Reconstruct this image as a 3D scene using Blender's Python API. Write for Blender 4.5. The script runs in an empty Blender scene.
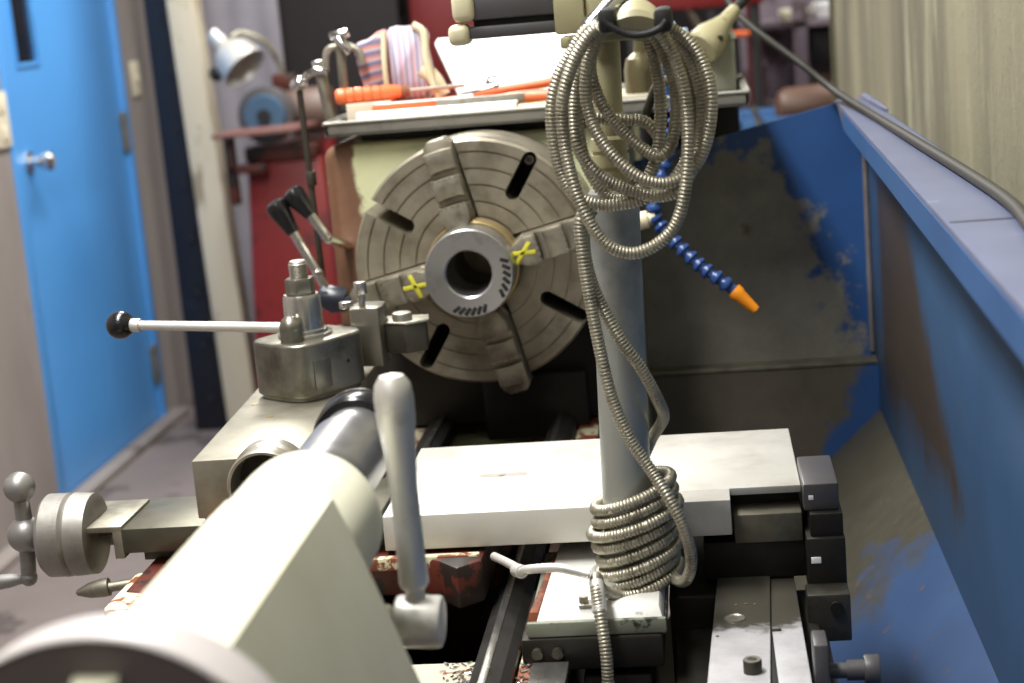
import bpy, bmesh, math, random
from mathutils import Vector, Matrix
random.seed(7)
S = bpy.context.scene
COL = S.collection
pi = math.pi

# ------------------------------------------------------------------ camera
cam_d = bpy.data.cameras.new('camera')
cam = bpy.data.objects.new('camera', cam_d)
COL.objects.link(cam)
R_ = Matrix(((0.991, -0.061, -0.117), (0.102, -0.210, 0.972), (-0.084, -0.976, -0.202)))
right = Vector((0.991, 0.102, -0.084)).normalized()
fwd = Vector((-0.117, 0.972, -0.202))
fwd = (fwd - right * fwd.dot(right)).normalized()
up = right.cross(fwd)
cam.matrix_world = Matrix(((right.x, up.x, -fwd.x, 0.291), (right.y, up.y, -fwd.y, -2.119),
                           (right.z, up.z, -fwd.z, 1.435), (0, 0, 0, 1)))
cam_d.sensor_width = 36.0
cam_d.lens = 36.0 * 1700 / 1024
cam_d.clip_start = 0.05
cam_d.dof.use_dof = True
cam_d.dof.focus_distance = 1.62
cam_d.dof.aperture_fstop = 6.0
S.camera = cam

# ------------------------------------------------------------------ light
vs = S.view_settings
vs.view_transform = 'Standard'
vs.look = 'None'
vs.gamma = 1.0
vs.use_curve_mapping = False
vs.exposure = 0.6
w = bpy.data.worlds.new('world')
S.world = w
w.use_nodes = True
w.node_tree.nodes['Background'].inputs[0].default_value = (0.95, 0.97, 1.0, 1)
w.node_tree.nodes['Background'].inputs[1].default_value = 0.16

def area(name, loc, sx, sy, power, col=(1.0, 0.98, 0.93), rot=(0, 0, 0)):
    l = bpy.data.lights.new(name, 'AREA')
    l.shape = 'RECTANGLE'
    l.size = sx
    l.size_y = sy
    l.energy = power
    l.color = col
    o = bpy.data.objects.new(name, l)
    o.location = loc
    o.rotation_euler = rot
    COL.objects.link(o)
    return o

area('fluorescent_over_lathe', (-0.45, -0.7, 3.05), 0.35, 2.4, 96, (1.0, 0.985, 0.96))
area('front_fill_light', (-0.3, -3.3, 3.05), 2.4, 0.35, 12, (1.0, 0.985, 0.96))  # fill light added behind the camera to lift faces turned towards it
area('fluorescent_over_door', (-0.75, 2.6, 3.05), 0.35, 2.4, 76)
area('fluorescent_over_shelves', (1.6, 4.2, 3.05), 0.35, 2.4, 45)

# ------------------------------------------------------------------ mesh helpers
class G:
    def __init__(self):
        self.bm = bmesh.new()

    def add(self, t, M=None, bev=0, seg=2, ang=30):
        if bev > 0:
            t.normal_update()
            ed = [e for e in t.edges if len(e.link_faces) == 2 and e.calc_face_angle(0) > math.radians(ang)]
            bmesh.ops.bevel(t, geom=ed, offset=bev, segments=seg, profile=0.5, affect='EDGES', clamp_overlap=True)
        bmesh.ops.recalc_face_normals(t, faces=t.faces)
        if M is not None:
            t.transform(M)
        me = bpy.data.meshes.new('tmp')
        t.to_mesh(me)
        t.free()
        self.bm.from_mesh(me)
        bpy.data.meshes.remove(me)
        return self

    def box(self, x0, x1, y0, y1, z0, z1, bev=0.002, seg=2, M=None):
        t = bmesh.new()
        v = [t.verts.new((x, y, z)) for x in (x0, x1) for y in (y0, y1) for z in (z0, z1)]
        for f in ((0, 1, 3, 2), (4, 6, 7, 5), (0, 4, 5, 1), (2, 3, 7, 6), (0, 2, 6, 4), (1, 5, 7, 3)):
            t.faces.new([v[i] for i in f])
        return self.add(t, M, bev, seg)

    def hexa(self, lo, hi, bev=0.002, M=None):
        # two quads of four points each, lower and upper
        t = bmesh.new()
        a = [t.verts.new(p) for p in lo]
        b = [t.verts.new(p) for p in hi]
        t.faces.new(a[::-1])
        t.faces.new(b)
        for i in range(4):
            j = (i + 1) % 4
            t.faces.new((a[i], a[j], b[j], b[i]))
        return self.add(t, M, bev)

    def lathe(self, prof, o=(0, 0, 0), axis=(0, 0, 1), n=32, M=None):
        # prof: (t along axis, radius); r == 0 closes at the axis
        t = bmesh.new()
        ax = Vector(axis).normalized()
        u = ax.orthogonal().normalized()
        v = ax.cross(u)
        o = Vector(o)
        rings = []
        for h, r in prof:
            if r < 1e-7:
                rings.append([t.verts.new(o + ax * h)])
            else:
                rings.append([t.verts.new(o + ax * h + (u * math.cos(2 * pi * i / n) + v * math.sin(2 * pi * i / n)) * r) for i in range(n)])
        for a, b in zip(rings, rings[1:]):
            for i in range(n):
                j = (i + 1) % n
                if len(a) == 1 and len(b) == 1:
                    continue
                if len(a) == 1:
                    t.faces.new((a[0], b[i], b[j]))
                elif len(b) == 1:
                    t.faces.new((a[i], a[j], b[0]))
                else:
                    t.faces.new((a[i], a[j], b[j], b[i]))
        return self.add(t, M)

    def cyl(self, p0, p1, r0, r1=None, n=24, bev=0.0, M=None):
        r1 = r0 if r1 is None else r1
        d = Vector(p1) - Vector(p0)
        L = d.length
        b = min(bev, L * 0.45, r0 * 0.9, r1 * 0.9)
        if b > 0:
            prof = [(0, 0), (0, r0 - b), (b * 0.3, r0 - b * 0.3), (b, r0), (L - b, r1), (L - b * 0.3, r1 - b * 0.3), (L, r1 - b), (L, 0)]
        else:
            prof = [(0, 0), (0, r0), (L, r1), (L, 0)]
        return self.lathe(prof, p0, d, n, M)

    def ball(self, c, r, axis=(0, 0, 1), k=1.0, n=24, M=None):
        m = 12
        prof = [(-r * k * math.cos(pi * i / m), r * math.sin(pi * i / m)) for i in range(m + 1)]
        prof[0] = (prof[0][0], 0)
        prof[-1] = (prof[-1][0], 0)
        return self.lathe(prof, c, axis, n, M)

    def tube(self, pts, r, n=10, pitch=0.0, depth=0.15, M=None, r_end=None):
        pts = [Vector(p) for p in pts]
        if pitch:
            pts = resample(pts, pitch / 3.0)
        t = bmesh.new()
        prev = None
        u = None
        rings = []
        N = len(pts)
        for i, p in enumerate(pts):
            d = (pts[min(i + 1, N - 1)] - pts[max(i - 1, 0)]).normalized()
            if u is None:
                u = d.orthogonal().normalized()
            else:
                u = (u - d * u.dot(d)).normalized()
            v = d.cross(u)
            rr = r if r_end is None else r + (r_end - r) * i / (N - 1)
            if pitch:
                rr = r * (1.0 if i % 3 != 0 else 1.0 - depth)
            rings.append([t.verts.new(p + (u * math.cos(2 * pi * k / n) + v * math.sin(2 * pi * k / n)) * rr) for k in range(n)])
        for a, b in zip(rings, rings[1:]):
            for i in range(n):
                j = (i + 1) % n
                t.faces.new((a[i], a[j], b[j], b[i]))
        t.faces.new(rings[0][::-1])
        t.faces.new(rings[-1])
        return self.add(t, M)

    def prism(self, poly, c0, c1, plane='xy', bev=0.0, seg=2, M=None, ang=30):
        t = bmesh.new()
        f = {'xy': lambda a, b, c: (a, b, c), 'xz': lambda a, b, c: (a, c, b), 'yz': lambda a, b, c: (c, a, b)}[plane]
        A = [t.verts.new(f(a, b, c0)) for a, b in poly]
        B = [t.verts.new(f(a, b, c1)) for a, b in poly]
        t.faces.new(A)
        t.faces.new(B[::-1])
        n = len(poly)
        for i in range(n):
            j = (i + 1) % n
            t.faces.new((A[i], B[i], B[j], A[j]))
        return self.add(t, M, bev, seg, ang)

    def loft(self, sections, M=None, cap=True):
        # sections: lists of points of equal count
        t = bmesh.new()
        rings = [[t.verts.new(p) for p in s] for s in sections]
        n = len(rings[0])
        for a, b in zip(rings, rings[1:]):
            for i in range(n):
                j = (i + 1) % n
                t.faces.new((a[i], a[j], b[j], b[i]))
        if cap:
            t.faces.new(rings[0][::-1])
            t.faces.new(rings[-1])
        return self.add(t, M)


def resample(pts, step):
    out = [pts[0].copy()]
    acc = 0.0
    for a, b in zip(pts, pts[1:]):
        L = (b - a).length
        if L < 1e-9:
            continue
        d = step - acc
        while d <= L:
            out.append(a.lerp(b, d / L))
            d += step
        acc = L - (d - step)
    return out


def spline(P, k=10, closed=False):
    P = [Vector(p) for p in P]
    n = len(P)
    out = []
    rng = range(n if closed else n - 1)
    for i in rng:
        if closed:
            p0, p1, p2, p3 = P[(i - 1) % n], P[i], P[(i + 1) % n], P[(i + 2) % n]
        else:
            p1, p2 = P[i], P[i + 1]
            p0 = P[i - 1] if i > 0 else p1 * 2 - p2
            p3 = P[i + 2] if i + 2 < n else p2 * 2 - p1
        for j in range(k):
            s = j / k
            out.append(0.5 * ((2 * p1) + (p2 - p0) * s + (2 * p0 - 5 * p1 + 4 * p2 - p3) * s * s + (3 * p1 - p0 - 3 * p2 + p3) * s ** 3))
    if not closed:
        out.append(P[-1])
    return out


def rrect(w, h, r, n=5, cx=0, cy=0):
    out = []
    for (sx, sy, a0) in ((1, 1, 0), (-1, 1, 90), (-1, -1, 180), (1, -1, 270)):
        for i in range(n + 1):
            a = math.radians(a0 + 90 * i / n)
            out.append((cx + sx * (w / 2 - r) + r * math.cos(a), cy + sy * (h / 2 - r) + r * math.sin(a)))
    return out


def world_loc(o):
    v = Vector((0, 0, 0))
    while o is not None:
        v += o.location
        o = o.parent
    return v


def link(name, g, mat, parent=None, ang=32, smooth=True):
    bm = g.bm
    if parent is not None:
        bm.transform(Matrix.Translation(-world_loc(parent)))
        loc = Vector((0, 0, 0))
    else:
        xs = [v.co.x for v in bm.verts]
        ys = [v.co.y for v in bm.verts]
        zs = [v.co.z for v in bm.verts]
        loc = Vector(((min(xs) + max(xs)) / 2, (min(ys) + max(ys)) / 2, min(zs)))
        bm.transform(Matrix.Translation(-loc))
    me = bpy.data.meshes.new(name)
    bm.to_mesh(me)
    bm.free()
    for p in me.polygons:
        p.use_smooth = smooth
    if smooth:
        me.set_sharp_from_angle(angle=math.radians(ang))
    me.materials.append(mat)
    o = bpy.data.objects.new(name, me)
    o.location = loc
    o.parent = parent
    COL.objects.link(o)
    return o


def tag(o, label, cat, group=None):
    o['label'] = label
    o['category'] = cat
    if group:
        o['group'] = group
    return o


def thing(name, loc, label, cat, group=None):
    o = bpy.data.objects.new(name, None)
    o.empty_display_size = 0.05
    o.location = loc
    COL.objects.link(o)
    return tag(o, label, cat, group)


def struct(name, g, mat, parent=None, **k):
    o = link(name, g, mat, parent, **k)
    if parent is None:
        o['kind'] = 'structure'
    return o


def boolean(o, cutter_g):
    me = bpy.data.meshes.new('cut')
    cutter_g.bm.transform(Matrix.Translation(-world_loc(o)))
    cutter_g.bm.to_mesh(me)
    cutter_g.bm.free()
    c = bpy.data.objects.new('cut', me)
    c.location = world_loc(o)
    COL.objects.link(c)
    m = o.modifiers.new('b', 'BOOLEAN')
    m.operation = 'DIFFERENCE'
    m.solver = 'EXACT'
    m.use_self = True
    m.object = c
    bpy.context.view_layer.update()
    dg = bpy.context.evaluated_depsgraph_get()
    new = bpy.data.meshes.new_from_object(o.evaluated_get(dg))
    o.modifiers.clear()
    old = o.data
    new.name = old.name
    o.data = new
    for p in new.polygons:
        p.use_smooth = True
    new.set_sharp_from_angle(angle=math.radians(32))
    bpy.data.objects.remove(c)
    bpy.data.meshes.remove(me)


# ------------------------------------------------------------------ materials
def lin(c):
    out = []
    for x in c:
        x /= 255.0
        out.append(x / 12.92 if x <= 0.04045 else ((x + 0.055) / 1.055) ** 2.4)
    return (*out, 1.0)


def nodes(name):
    m = bpy.data.materials.new(name)
    m.use_nodes = True
    nt = m.node_tree
    return m, nt, nt.nodes['Principled BSDF']


def noise(nt, scale, detail=5, rough=0.6, stretch=None, off=(0, 0, 0)):
    tc = nt.nodes.new('ShaderNodeNewGeometry')
    mp = nt.nodes.new('ShaderNodeMapping')
    mp.inputs['Scale'].default_value = stretch or (1, 1, 1)
    mp.inputs['Location'].default_value = off
    nt.links.new(tc.outputs['Position'], mp.inputs['Vector'])
    n = nt.nodes.new('ShaderNodeTexNoise')
    n.inputs['Scale'].default_value = scale
    n.inputs['Detail'].default_value = detail
    n.inputs['Roughness'].default_value = rough
    nt.links.new(mp.outputs[0], n.inputs['Vector'])
    return n.outputs['Fac']


def ramp(nt, src, lo, hi):
    r = nt.nodes.new('ShaderNodeMapRange')
    r.inputs['From Min'].default_value = lo
    r.inputs['From Max'].default_value = hi
    r.clamp = True
    nt.links.new(src, r.inputs['Value'])
    return r.outputs['Result']


def mixc(nt, fac, a, b):
    m = nt.nodes.new('ShaderNodeMix')
    m.data_type = 'RGBA'
    nt.links.new(fac, m.inputs['Factor'])
    for sock, c in ((m.inputs['A'], a), (m.inputs['B'], b)):
        if isinstance(c, tuple):
            sock.default_value = c
        else:
            nt.links.new(c, sock)
    return m.outputs['Result']


def math_n(nt, op, a, b=None):
    m = nt.nodes.new('ShaderNodeMath')
    m.operation = op
    for i, x in enumerate((a, b)):
        if x is None:
            continue
        if isinstance(x, (int, float)):
            m.inputs[i].default_value = x
        else:
            nt.links.new(x, m.inputs[i])
    return m.outputs[0]


def bump(nt, bsdf, src, strength, dist=0.002):
    b = nt.nodes.new('ShaderNodeBump')
    b.inputs['Strength'].default_value = strength
    b.inputs['Distance'].default_value = dist
    nt.links.new(src, b.inputs['Height'])
    nt.links.new(b.outputs[0], bsdf.inputs['Normal'])


def metal(name, col, rough=0.4, met=0.9, dirt=None, dirt_amt=0.5, scale=25, stretch=None):
    m, nt, b = nodes(name)
    c = lin(col)
    d = lin(dirt) if dirt else tuple(x * 0.55 for x in c[:3]) + (1.0,)
    n1 = noise(nt, scale, 6, 0.65, stretch)
    f = ramp(nt, n1, 0.62 - 0.3 * dirt_amt, 0.85 - 0.2 * dirt_amt)
    nt.links.new(mixc(nt, f, c, d), b.inputs['Base Color'])
    b.inputs['Metallic'].default_value = met
    n2 = noise(nt, scale * 3, 4)
    rr = nt.nodes.new('ShaderNodeMapRange')
    rr.inputs['To Min'].default_value = rough - 0.08
    rr.inputs['To Max'].default_value = rough + 0.12
    nt.links.new(n2, rr.inputs['Value'])
    nt.links.new(rr.outputs['Result'], b.inputs['Roughness'])
    bump(nt, b, n2, 0.08, 0.001)
    return m


def paint(name, col, rough=0.5, wear=None, amt=0.0, scale=12, col2=None, stretch=None, spec=0.5, bmp=0.05):
    m, nt, b = nodes(name)
    base = lin(col)
    n0 = noise(nt, scale * 0.5, 4, 0.6, stretch)
    c = mixc(nt, ramp(nt, n0, 0.35, 0.7), base, lin(col2) if col2 else tuple(x * 0.85 for x in base[:3]) + (1.0,))
    if wear:
        n1 = noise(nt, scale, 7, 0.65, stretch, (3, 1, 2))
        f = ramp(nt, n1, 0.70 - 0.35 * amt, 0.73 - 0.35 * amt)
        c = mixc(nt, f, c, lin(wear))
    nt.links.new(c, b.inputs['Base Color'])
    b.inputs['Roughness'].default_value = rough
    b.inputs['Specular IOR Level'].default_value = spec
    bump(nt, b, noise(nt, scale * 8, 3), bmp, 0.001)
    return m


def zone_paint(name, col, wear_or_sheen, rough=0.45, scale=14):
    # wears: list of (colour, (a,b,c,d), noise_amp, softness): wear or painted sheen where a x + b y + c z + d + noise > 0
    m, nt, b = nodes(name)
    n0 = noise(nt, 6, 5)
    base = lin(col)
    c = mixc(nt, ramp(nt, n0, 0.35, 0.7), base, tuple(x * 0.8 for x in base[:3]) + (1.0,))
    geo = nt.nodes.new('ShaderNodeNewGeometry')
    sep = nt.nodes.new('ShaderNodeSeparateXYZ')
    nt.links.new(geo.outputs['Position'], sep.inputs[0])
    for i, (wc, planes, amp, soft, sc, st) in enumerate(wear_or_sheen):
        n1 = noise(nt, sc, 7, 0.68, st, (i * 5, 2, 1))
        tot = None
        for (pa, pb, pc, pd) in planes:
            v = math_n(nt, 'ADD', math_n(nt, 'ADD', math_n(nt, 'MULTIPLY', sep.outputs[0], pa), math_n(nt, 'MULTIPLY', sep.outputs[1], pb)),
                       math_n(nt, 'ADD', math_n(nt, 'MULTIPLY', sep.outputs[2], pc), pd))
            tot = v if tot is None else math_n(nt, 'MINIMUM', tot, v)
        tot = math_n(nt, 'ADD', tot, math_n(nt, 'MULTIPLY', math_n(nt, 'SUBTRACT', n1, 0.5), amp))
        f = ramp(nt, tot, -soft, soft)
        n2 = noise(nt, 30, 5, 0.7)
        w2 = lin(wc)
        wcol = mixc(nt, ramp(nt, n2, 0.3, 0.75), w2, tuple(x * 0.7 for x in w2[:3]) + (1.0,))
        c = mixc(nt, f, c, wcol)
    nt.links.new(c, b.inputs['Base Color'])
    b.inputs['Roughness'].default_value = rough
    bump(nt, b, noise(nt, 120, 3), 0.06, 0.001)
    return m


M = {}
M['steel'] = metal('steel', (176, 172, 160), 0.38, 0.85, (110, 104, 92), 0.4)
M['steel_dull'] = metal('steel_dull', (150, 146, 132), 0.45, 0.8, (84, 78, 66), 0.6, 18)
M['chuck'] = metal('chuck_iron', (160, 153, 136), 0.42, 0.75, (98, 90, 74), 0.55, 16)
M['jaw'] = metal('jaw_steel', (158, 152, 136), 0.36, 0.75, (96, 90, 76), 0.5, 30)
M['polished'] = metal('polished_steel', (200, 198, 192), 0.22, 0.95, (150, 146, 138), 0.2)
M['chrome'] = metal('chrome', (215, 215, 215), 0.12, 1.0, (170, 170, 170), 0.1)
M['ground'] = metal('ground_steel', (178, 178, 178), 0.3, 0.9, (130, 128, 124), 0.3)
M['dark_steel'] = metal('dark_steel', (76, 73, 65), 0.48, 0.7, (40, 37, 31), 0.6, 22)
M['oily'] = metal('oily_black_steel', (44, 41, 36), 0.5, 0.5, (24, 22, 18), 0.6, 14)
M['crank'] = metal('crank_metal', (150, 149, 146), 0.4, 0.7, (112, 110, 106), 0.4)
M['rail'] = metal('dark_rail', (58, 56, 54), 0.45, 0.6, (34, 32, 30), 0.5)
M['flake'] = paint('pale_flaking_paint', (196, 192, 172), 0.6, (124, 74, 52), 0.38, 30)
M['post'] = metal('tool_post_steel', (138, 135, 124), 0.33, 0.9, (84, 80, 70), 0.45, 20)
M['satin'] = metal('satin_cast_metal', (205, 203, 196), 0.42, 0.55, (160, 156, 148), 0.3)
M['alu'] = metal('aluminium_plate', (202, 200, 192), 0.5, 0.45, (170, 166, 156), 0.55, 8)
M['slide_top'] = metal('compound_slide_steel', (160, 156, 142), 0.42, 0.85, (122, 117, 102), 0.5, 10)
M['conduit'] = metal('conduit_steel', (164, 159, 142), 0.42, 0.75, (106, 101, 86), 0.35, 40)
M['pole'] = metal('grey_blue_pole', (162, 164, 158), 0.38, 0.5, (112, 118, 120), 0.5, 10)
M['black'] = paint('black_plastic', (22, 22, 24), 0.22)
M['black_matt'] = paint('black_matt', (20, 19, 18), 0.7)
M['rubber'] = paint('cable_rubber', (38, 36, 30), 0.6)
M['cream'] = paint('cream_machine_paint', (226, 224, 196), 0.42, (140, 96, 62), 0.22, 9, (212, 208, 176))
M['cream_tail'] = paint('tailstock_cream_paint', (218, 216, 194), 0.36, (172, 150, 118), 0.2, 8, (196, 193, 168))
M['cream_rim'] = paint('handwheel_grey', (186, 180, 178), 0.4)
M['chips'] = paint('chipped_cream_casting', (206, 200, 168), 0.55, (122, 66, 40), 0.62, 22)
M['redbrown'] = paint('oily_red_brown_paint', (84, 34, 22), 0.5, (32, 20, 14), 0.6, 14)
M['rust'] = paint('rust_brown', (128, 66, 36), 0.6, (84, 42, 26), 0.6, 30)
M['bracket_top'] = paint('pale_grey_bracket', (206, 204, 198), 0.5, (150, 148, 138), 0.2, 20)
M['bracket'] = paint('grey_green_bracket', (120, 124, 108), 0.5, (40, 38, 32), 0.4, 20)
M['yellow'] = paint('yellow_marker', (204, 198, 50), 0.7, (150, 144, 80), 0.35, 120)
M['blue_seg'] = paint('blue_hose_plastic', (34, 66, 122), 0.3)
M['orange'] = paint('orange_plastic', (232, 112, 62), 0.4)
M['nozzle'] = paint('orange_nozzle_plastic', (245, 150, 30), 0.4)
M['white'] = paint('white_paper', (245, 245, 245), 0.7, None, 0, 5, (238, 238, 240))
M['brass'] = metal('brass_bronze', (158, 140, 100), 0.4, 0.7, (120, 100, 66), 0.4)
M['olive'] = paint('olive_cast_paint', (158, 152, 118), 0.4, (110, 104, 76), 0.3, 20)
M['grey_box'] = paint('grey_green_enamel', (132, 134, 118), 0.5, (92, 92, 80), 0.3, 14)
M['tray'] = metal('grey_steel_tray', (138, 136, 128), 0.45, 0.5, (104, 100, 92), 0.5, 14)
M['red'] = paint('dark_red_enamel', (124, 28, 25), 0.5, (88, 24, 22), 0.4, 8)
M['maroon'] = paint('maroon_panel', (110, 22, 24), 0.6)
M['blue_wheel'] = paint('blue_guard_paint', (62, 92, 118), 0.5)
M['wood'] = paint('pale_timber', (200, 191, 170), 0.7, (150, 138, 116), 0.35, 6, (184, 175, 154), (1, 1, 0.25))
M['navy'] = paint('navy_steel_paint', (20, 22, 32), 0.5, (38, 40, 50), 0.2, 10)
M['door'] = paint('sky_blue_door_paint', (82, 154, 224), 0.38, None, 0, 3, (74, 145, 215))
M['plaster'] = paint('grey_plaster', (146, 138, 134), 0.85, (104, 98, 94), 0.25, 5, (128, 120, 116), (1, 1, 0.35))
M['floor'] = paint('stained_concrete_floor', (122, 112, 110), 0.75, (84, 76, 74), 0.35, 3.5, (104, 96, 94))
M['dark_wall'] = paint('dark_curtain', (40, 36, 37), 0.85)
M['ceil'] = paint('ceiling_paint', (190, 190, 186), 0.9)
M['ivory'] = paint('ivory_plate', (222, 214, 190), 0.45)
M['glass'] = paint('dark_window_glass', (26, 30, 40), 0.1, None, 0, 4, (60, 44, 40))
M['purple_grey'] = paint('purple_grey_shelf_paint', (120, 108, 118), 0.6, (80, 66, 70), 0.4, 6)
M['brown_tank'] = paint('brown_cylinder_paint', (92, 66, 52), 0.5, (92, 62, 46), 0.3, 6)
M['cardboard'] = paint('brown_cardboard', (128, 82, 58), 0.8)
M['blue_tray'] = paint('blue_bin_paint', (44, 96, 150), 0.5)
M['table'] = paint('red_brown_table', (120, 84, 78), 0.5)
M['cream_cap'] = paint('cream_plastic', (214, 206, 172), 0.45)
M['charcoal'] = paint('charcoal_extrusion', (74, 72, 74), 0.4)
M['pink'] = paint('pinkish_swarf_tin', (150, 110, 112), 0.6)
M['blue_lever'] = paint('dark_grey_hub', (36, 40, 50), 0.3)
M['green_label'] = paint('pale_blue_plastic', (190, 214, 235), 0.4)

# striped glove cloth
def stripe_mat():
    m, nt, b = nodes('striped_cloth')
    geo = nt.nodes.new('ShaderNodeNewGeometry')
    sep = nt.nodes.new('ShaderNodeSeparateXYZ')
    nt.links.new(geo.outputs['Position'], sep.inputs[0])
    x = math_n(nt, 'ADD', math_n(nt, 'MULTIPLY', sep.outputs[0], 1.0), math_n(nt, 'MULTIPLY', noise(nt, 20, 2), 0.006))
    s = math_n(nt, 'SINE', math_n(nt, 'MULTIPLY', x, 2 * pi / 0.0085))
    c = mixc(nt, ramp(nt, s, -0.4, 0.6), lin((196, 184, 196)), lin((150, 148, 172)))
    s2 = math_n(nt, 'SINE', math_n(nt, 'MULTIPLY', x, 2 * pi / 0.017))
    c = mixc(nt, ramp(nt, s2, 0.6, 1.0), c, lin((196, 152, 162)))
    nt.links.new(c, b.inputs['Base Color'])
    b.inputs['Roughness'].default_value = 0.9
    return m
def cuff_mat():
    m, nt, b = nodes('striped_cuff_cloth')
    geo = nt.nodes.new('ShaderNodeNewGeometry')
    sep = nt.nodes.new('ShaderNodeSeparateXYZ')
    nt.links.new(geo.outputs['Position'], sep.inputs[0])
    z = math_n(nt, 'ADD', math_n(nt, 'ADD', sep.outputs[2], math_n(nt, 'MULTIPLY', sep.outputs[0], -0.2)), math_n(nt, 'MULTIPLY', noise(nt, 20, 2), 0.008))
    s = math_n(nt, 'SINE', math_n(nt, 'MULTIPLY', z, 2 * pi / 0.015))
    c = mixc(nt, ramp(nt, s, -0.3, 0.4), lin((190, 170, 176)), lin((116, 118, 148)))
    s2 = math_n(nt, 'SINE', math_n(nt, 'ADD', math_n(nt, 'MULTIPLY', z, 2 * pi / 0.015), 1.9))
    c = mixc(nt, ramp(nt, s2, 0.55, 0.8), c, lin((196, 130, 118)))
    nt.links.new(c, b.inputs['Base Color'])
    b.inputs['Roughness'].default_value = 0.9
    return m
M['stripe'] = stripe_mat()
M['cuff'] = cuff_mat()

# streaked concrete-like wall
def streak_mat():
    m, nt, b = nodes('streaked_wall')
    n1 = noise(nt, 3.2, 3, 0.5, (1, 1.0, 0.14))
    n2 = noise(nt, 7, 5, 0.65, (1, 1.2, 0.3), (4, 4, 0))
    n3 = noise(nt, 60, 4, 0.7)
    c = mixc(nt, ramp(nt, n1, 0.36, 0.66), lin((88, 84, 68)), lin((138, 133, 108)))
    c = mixc(nt, ramp(nt, n2, 0.52, 0.72), c, lin((162, 158, 132)))
    c = mixc(nt, ramp(nt, n3, 0.6, 0.8), c, lin((86, 80, 64)))
    nt.links.new(c, b.inputs['Base Color'])
    b.inputs['Roughness'].default_value = 0.8
    bump(nt, b, n3, 0.3, 0.004)
    return m
M['streak'] = streak_mat()

M['guard_far'] = zone_paint('guard_panel_paint', (38, 76, 130),
    [((128, 125, 114), [(-0.934, 0, -0.358, 0.790), (0.2, 0, -1, 1.112)], 0.26, 0.012, 17, None),
     ((96, 88, 72), [(0, 0, 0, -0.19)], 1.0, 0.02, 9, None)], 0.42)
M['guard_low'] = zone_paint('guard_lower_panel_paint', (38, 74, 126),
    [((88, 82, 72), [(-1, 0, 0.44, 0.137)], 0.13, 0.012, 18, None)], 0.42)
M['guard_right'] = zone_paint('guard_back_wall_paint', (44, 74, 108),
    [((60, 50, 43), [(0, 0.543, -0.841, 0.962), (0, 0.0913, 1.0, -0.845), (0, -1.0, 0, 0.29)], 0.14, 0.03, 14, (1, 1, 0.6)),
     ((92, 64, 46), [(0, 0, 0, -0.21)], 1.0, 0.015, 22, (1, 1, 0.5))], 0.42)
M['guard_flange'] = zone_paint('guard_flange_sheen', (98, 104, 128),  # lavender sheen on the flange top is put into its base colour
    [((150, 156, 180), [(0, 0, 0, -0.12)], 0.7, 0.02, 16, None)], 0.38)
M['guard_lip'] = zone_paint('guard_lip_paint', (54, 90, 138),
    [((112, 106, 104), [(0, 1, 0, -0.28)], 0.1, 0.02, 14, None)], 0.4)
M['guard_slope'] = zone_paint('chip_slope_paint', (52, 76, 114),
    [((74, 71, 60), [(0.0, 0.7, 0, 0.17)], 0.62, 0.05, 8, (1.4, 0.7, 1)),
     ((100, 82, 72), [(0, 0, 0, -0.15)], 1.0, 0.03, 26, None)], 0.5)

M['headstock'] = zone_paint('headstock_paint', (214, 216, 172),
    [((118, 84, 62), [(-1, 0, -0.05, -0.119)], 0.06, 0.003, 16, (1, 1, 0.6)),
     ((190, 192, 146), [(-1, 0, 0.06, -0.297)], 0.09, 0.003, 34, None)], 0.45)
M['taper'] = zone_paint('taper_steel_with_glare', (72, 69, 60),  # pale near end is a bright reflection painted into the colour
    [((186, 184, 186), [(0.25, -1, 0, -0.775)], 0.10, 0.008, 22, None)], 0.38)

# ================================================================== SETTING
g = G(); g.box(-1.9, 3.2, -4.2, 7.0, -0.1, 0.0, 0)
struct('floor', g, M['floor'])
g = G(); g.box(-1.9, 3.2, -4.2, 7.0, 3.2, 3.3, 0)
struct('ceiling', g, M['ceil'])
# left wall with a door opening
g = G()
DY0, DY1, DZ = 2.70, 3.78, 2.05
g.box(-1.9, -1.72, -4.2, DY0, 0, 3.2, 0)
g.box(-1.9, -1.72, DY1, 7.0, 0, 3.2, 0)
g.box(-1.9, -1.72, DY0, DY1, DZ, 3.2, 0)
struct('wall_left', g, M['plaster'])
g = G(); g.box(-1.9, 3.2, 7.0, 7.1, 0, 3.2, 0)
struct('wall_back', g, M['dark_wall'])
g = G(); g.box(0.62, 0.66, -4.2, 2.0, 0, 3.2, 0.002)
struct('wall_right', g, M['streak'])
g = G(); g.box(0.612, 0.668, 2.0, 2.05, 0, 3.2, 0.002)
struct('trim_1', g, paint('green_brown_edge', (74, 72, 50), 0.6))
g = G(); g.box(3.2, 3.3, -4.2, 7.0, 0, 3.2, 0)
struct('wall_far_right', g, M['plaster'])
g = G(); g.box(-1.9, 3.2, -4.3, -4.2, 0, 3.2, 0)
struct('wall_rear', g, M['plaster'])
# threshold and floor strip below the door
g = G(); g.box(-1.72, -1.66, 1.2, 3.86, 0, 0.022, 0.004)
struct('trim_2', g, M['plaster'])

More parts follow.
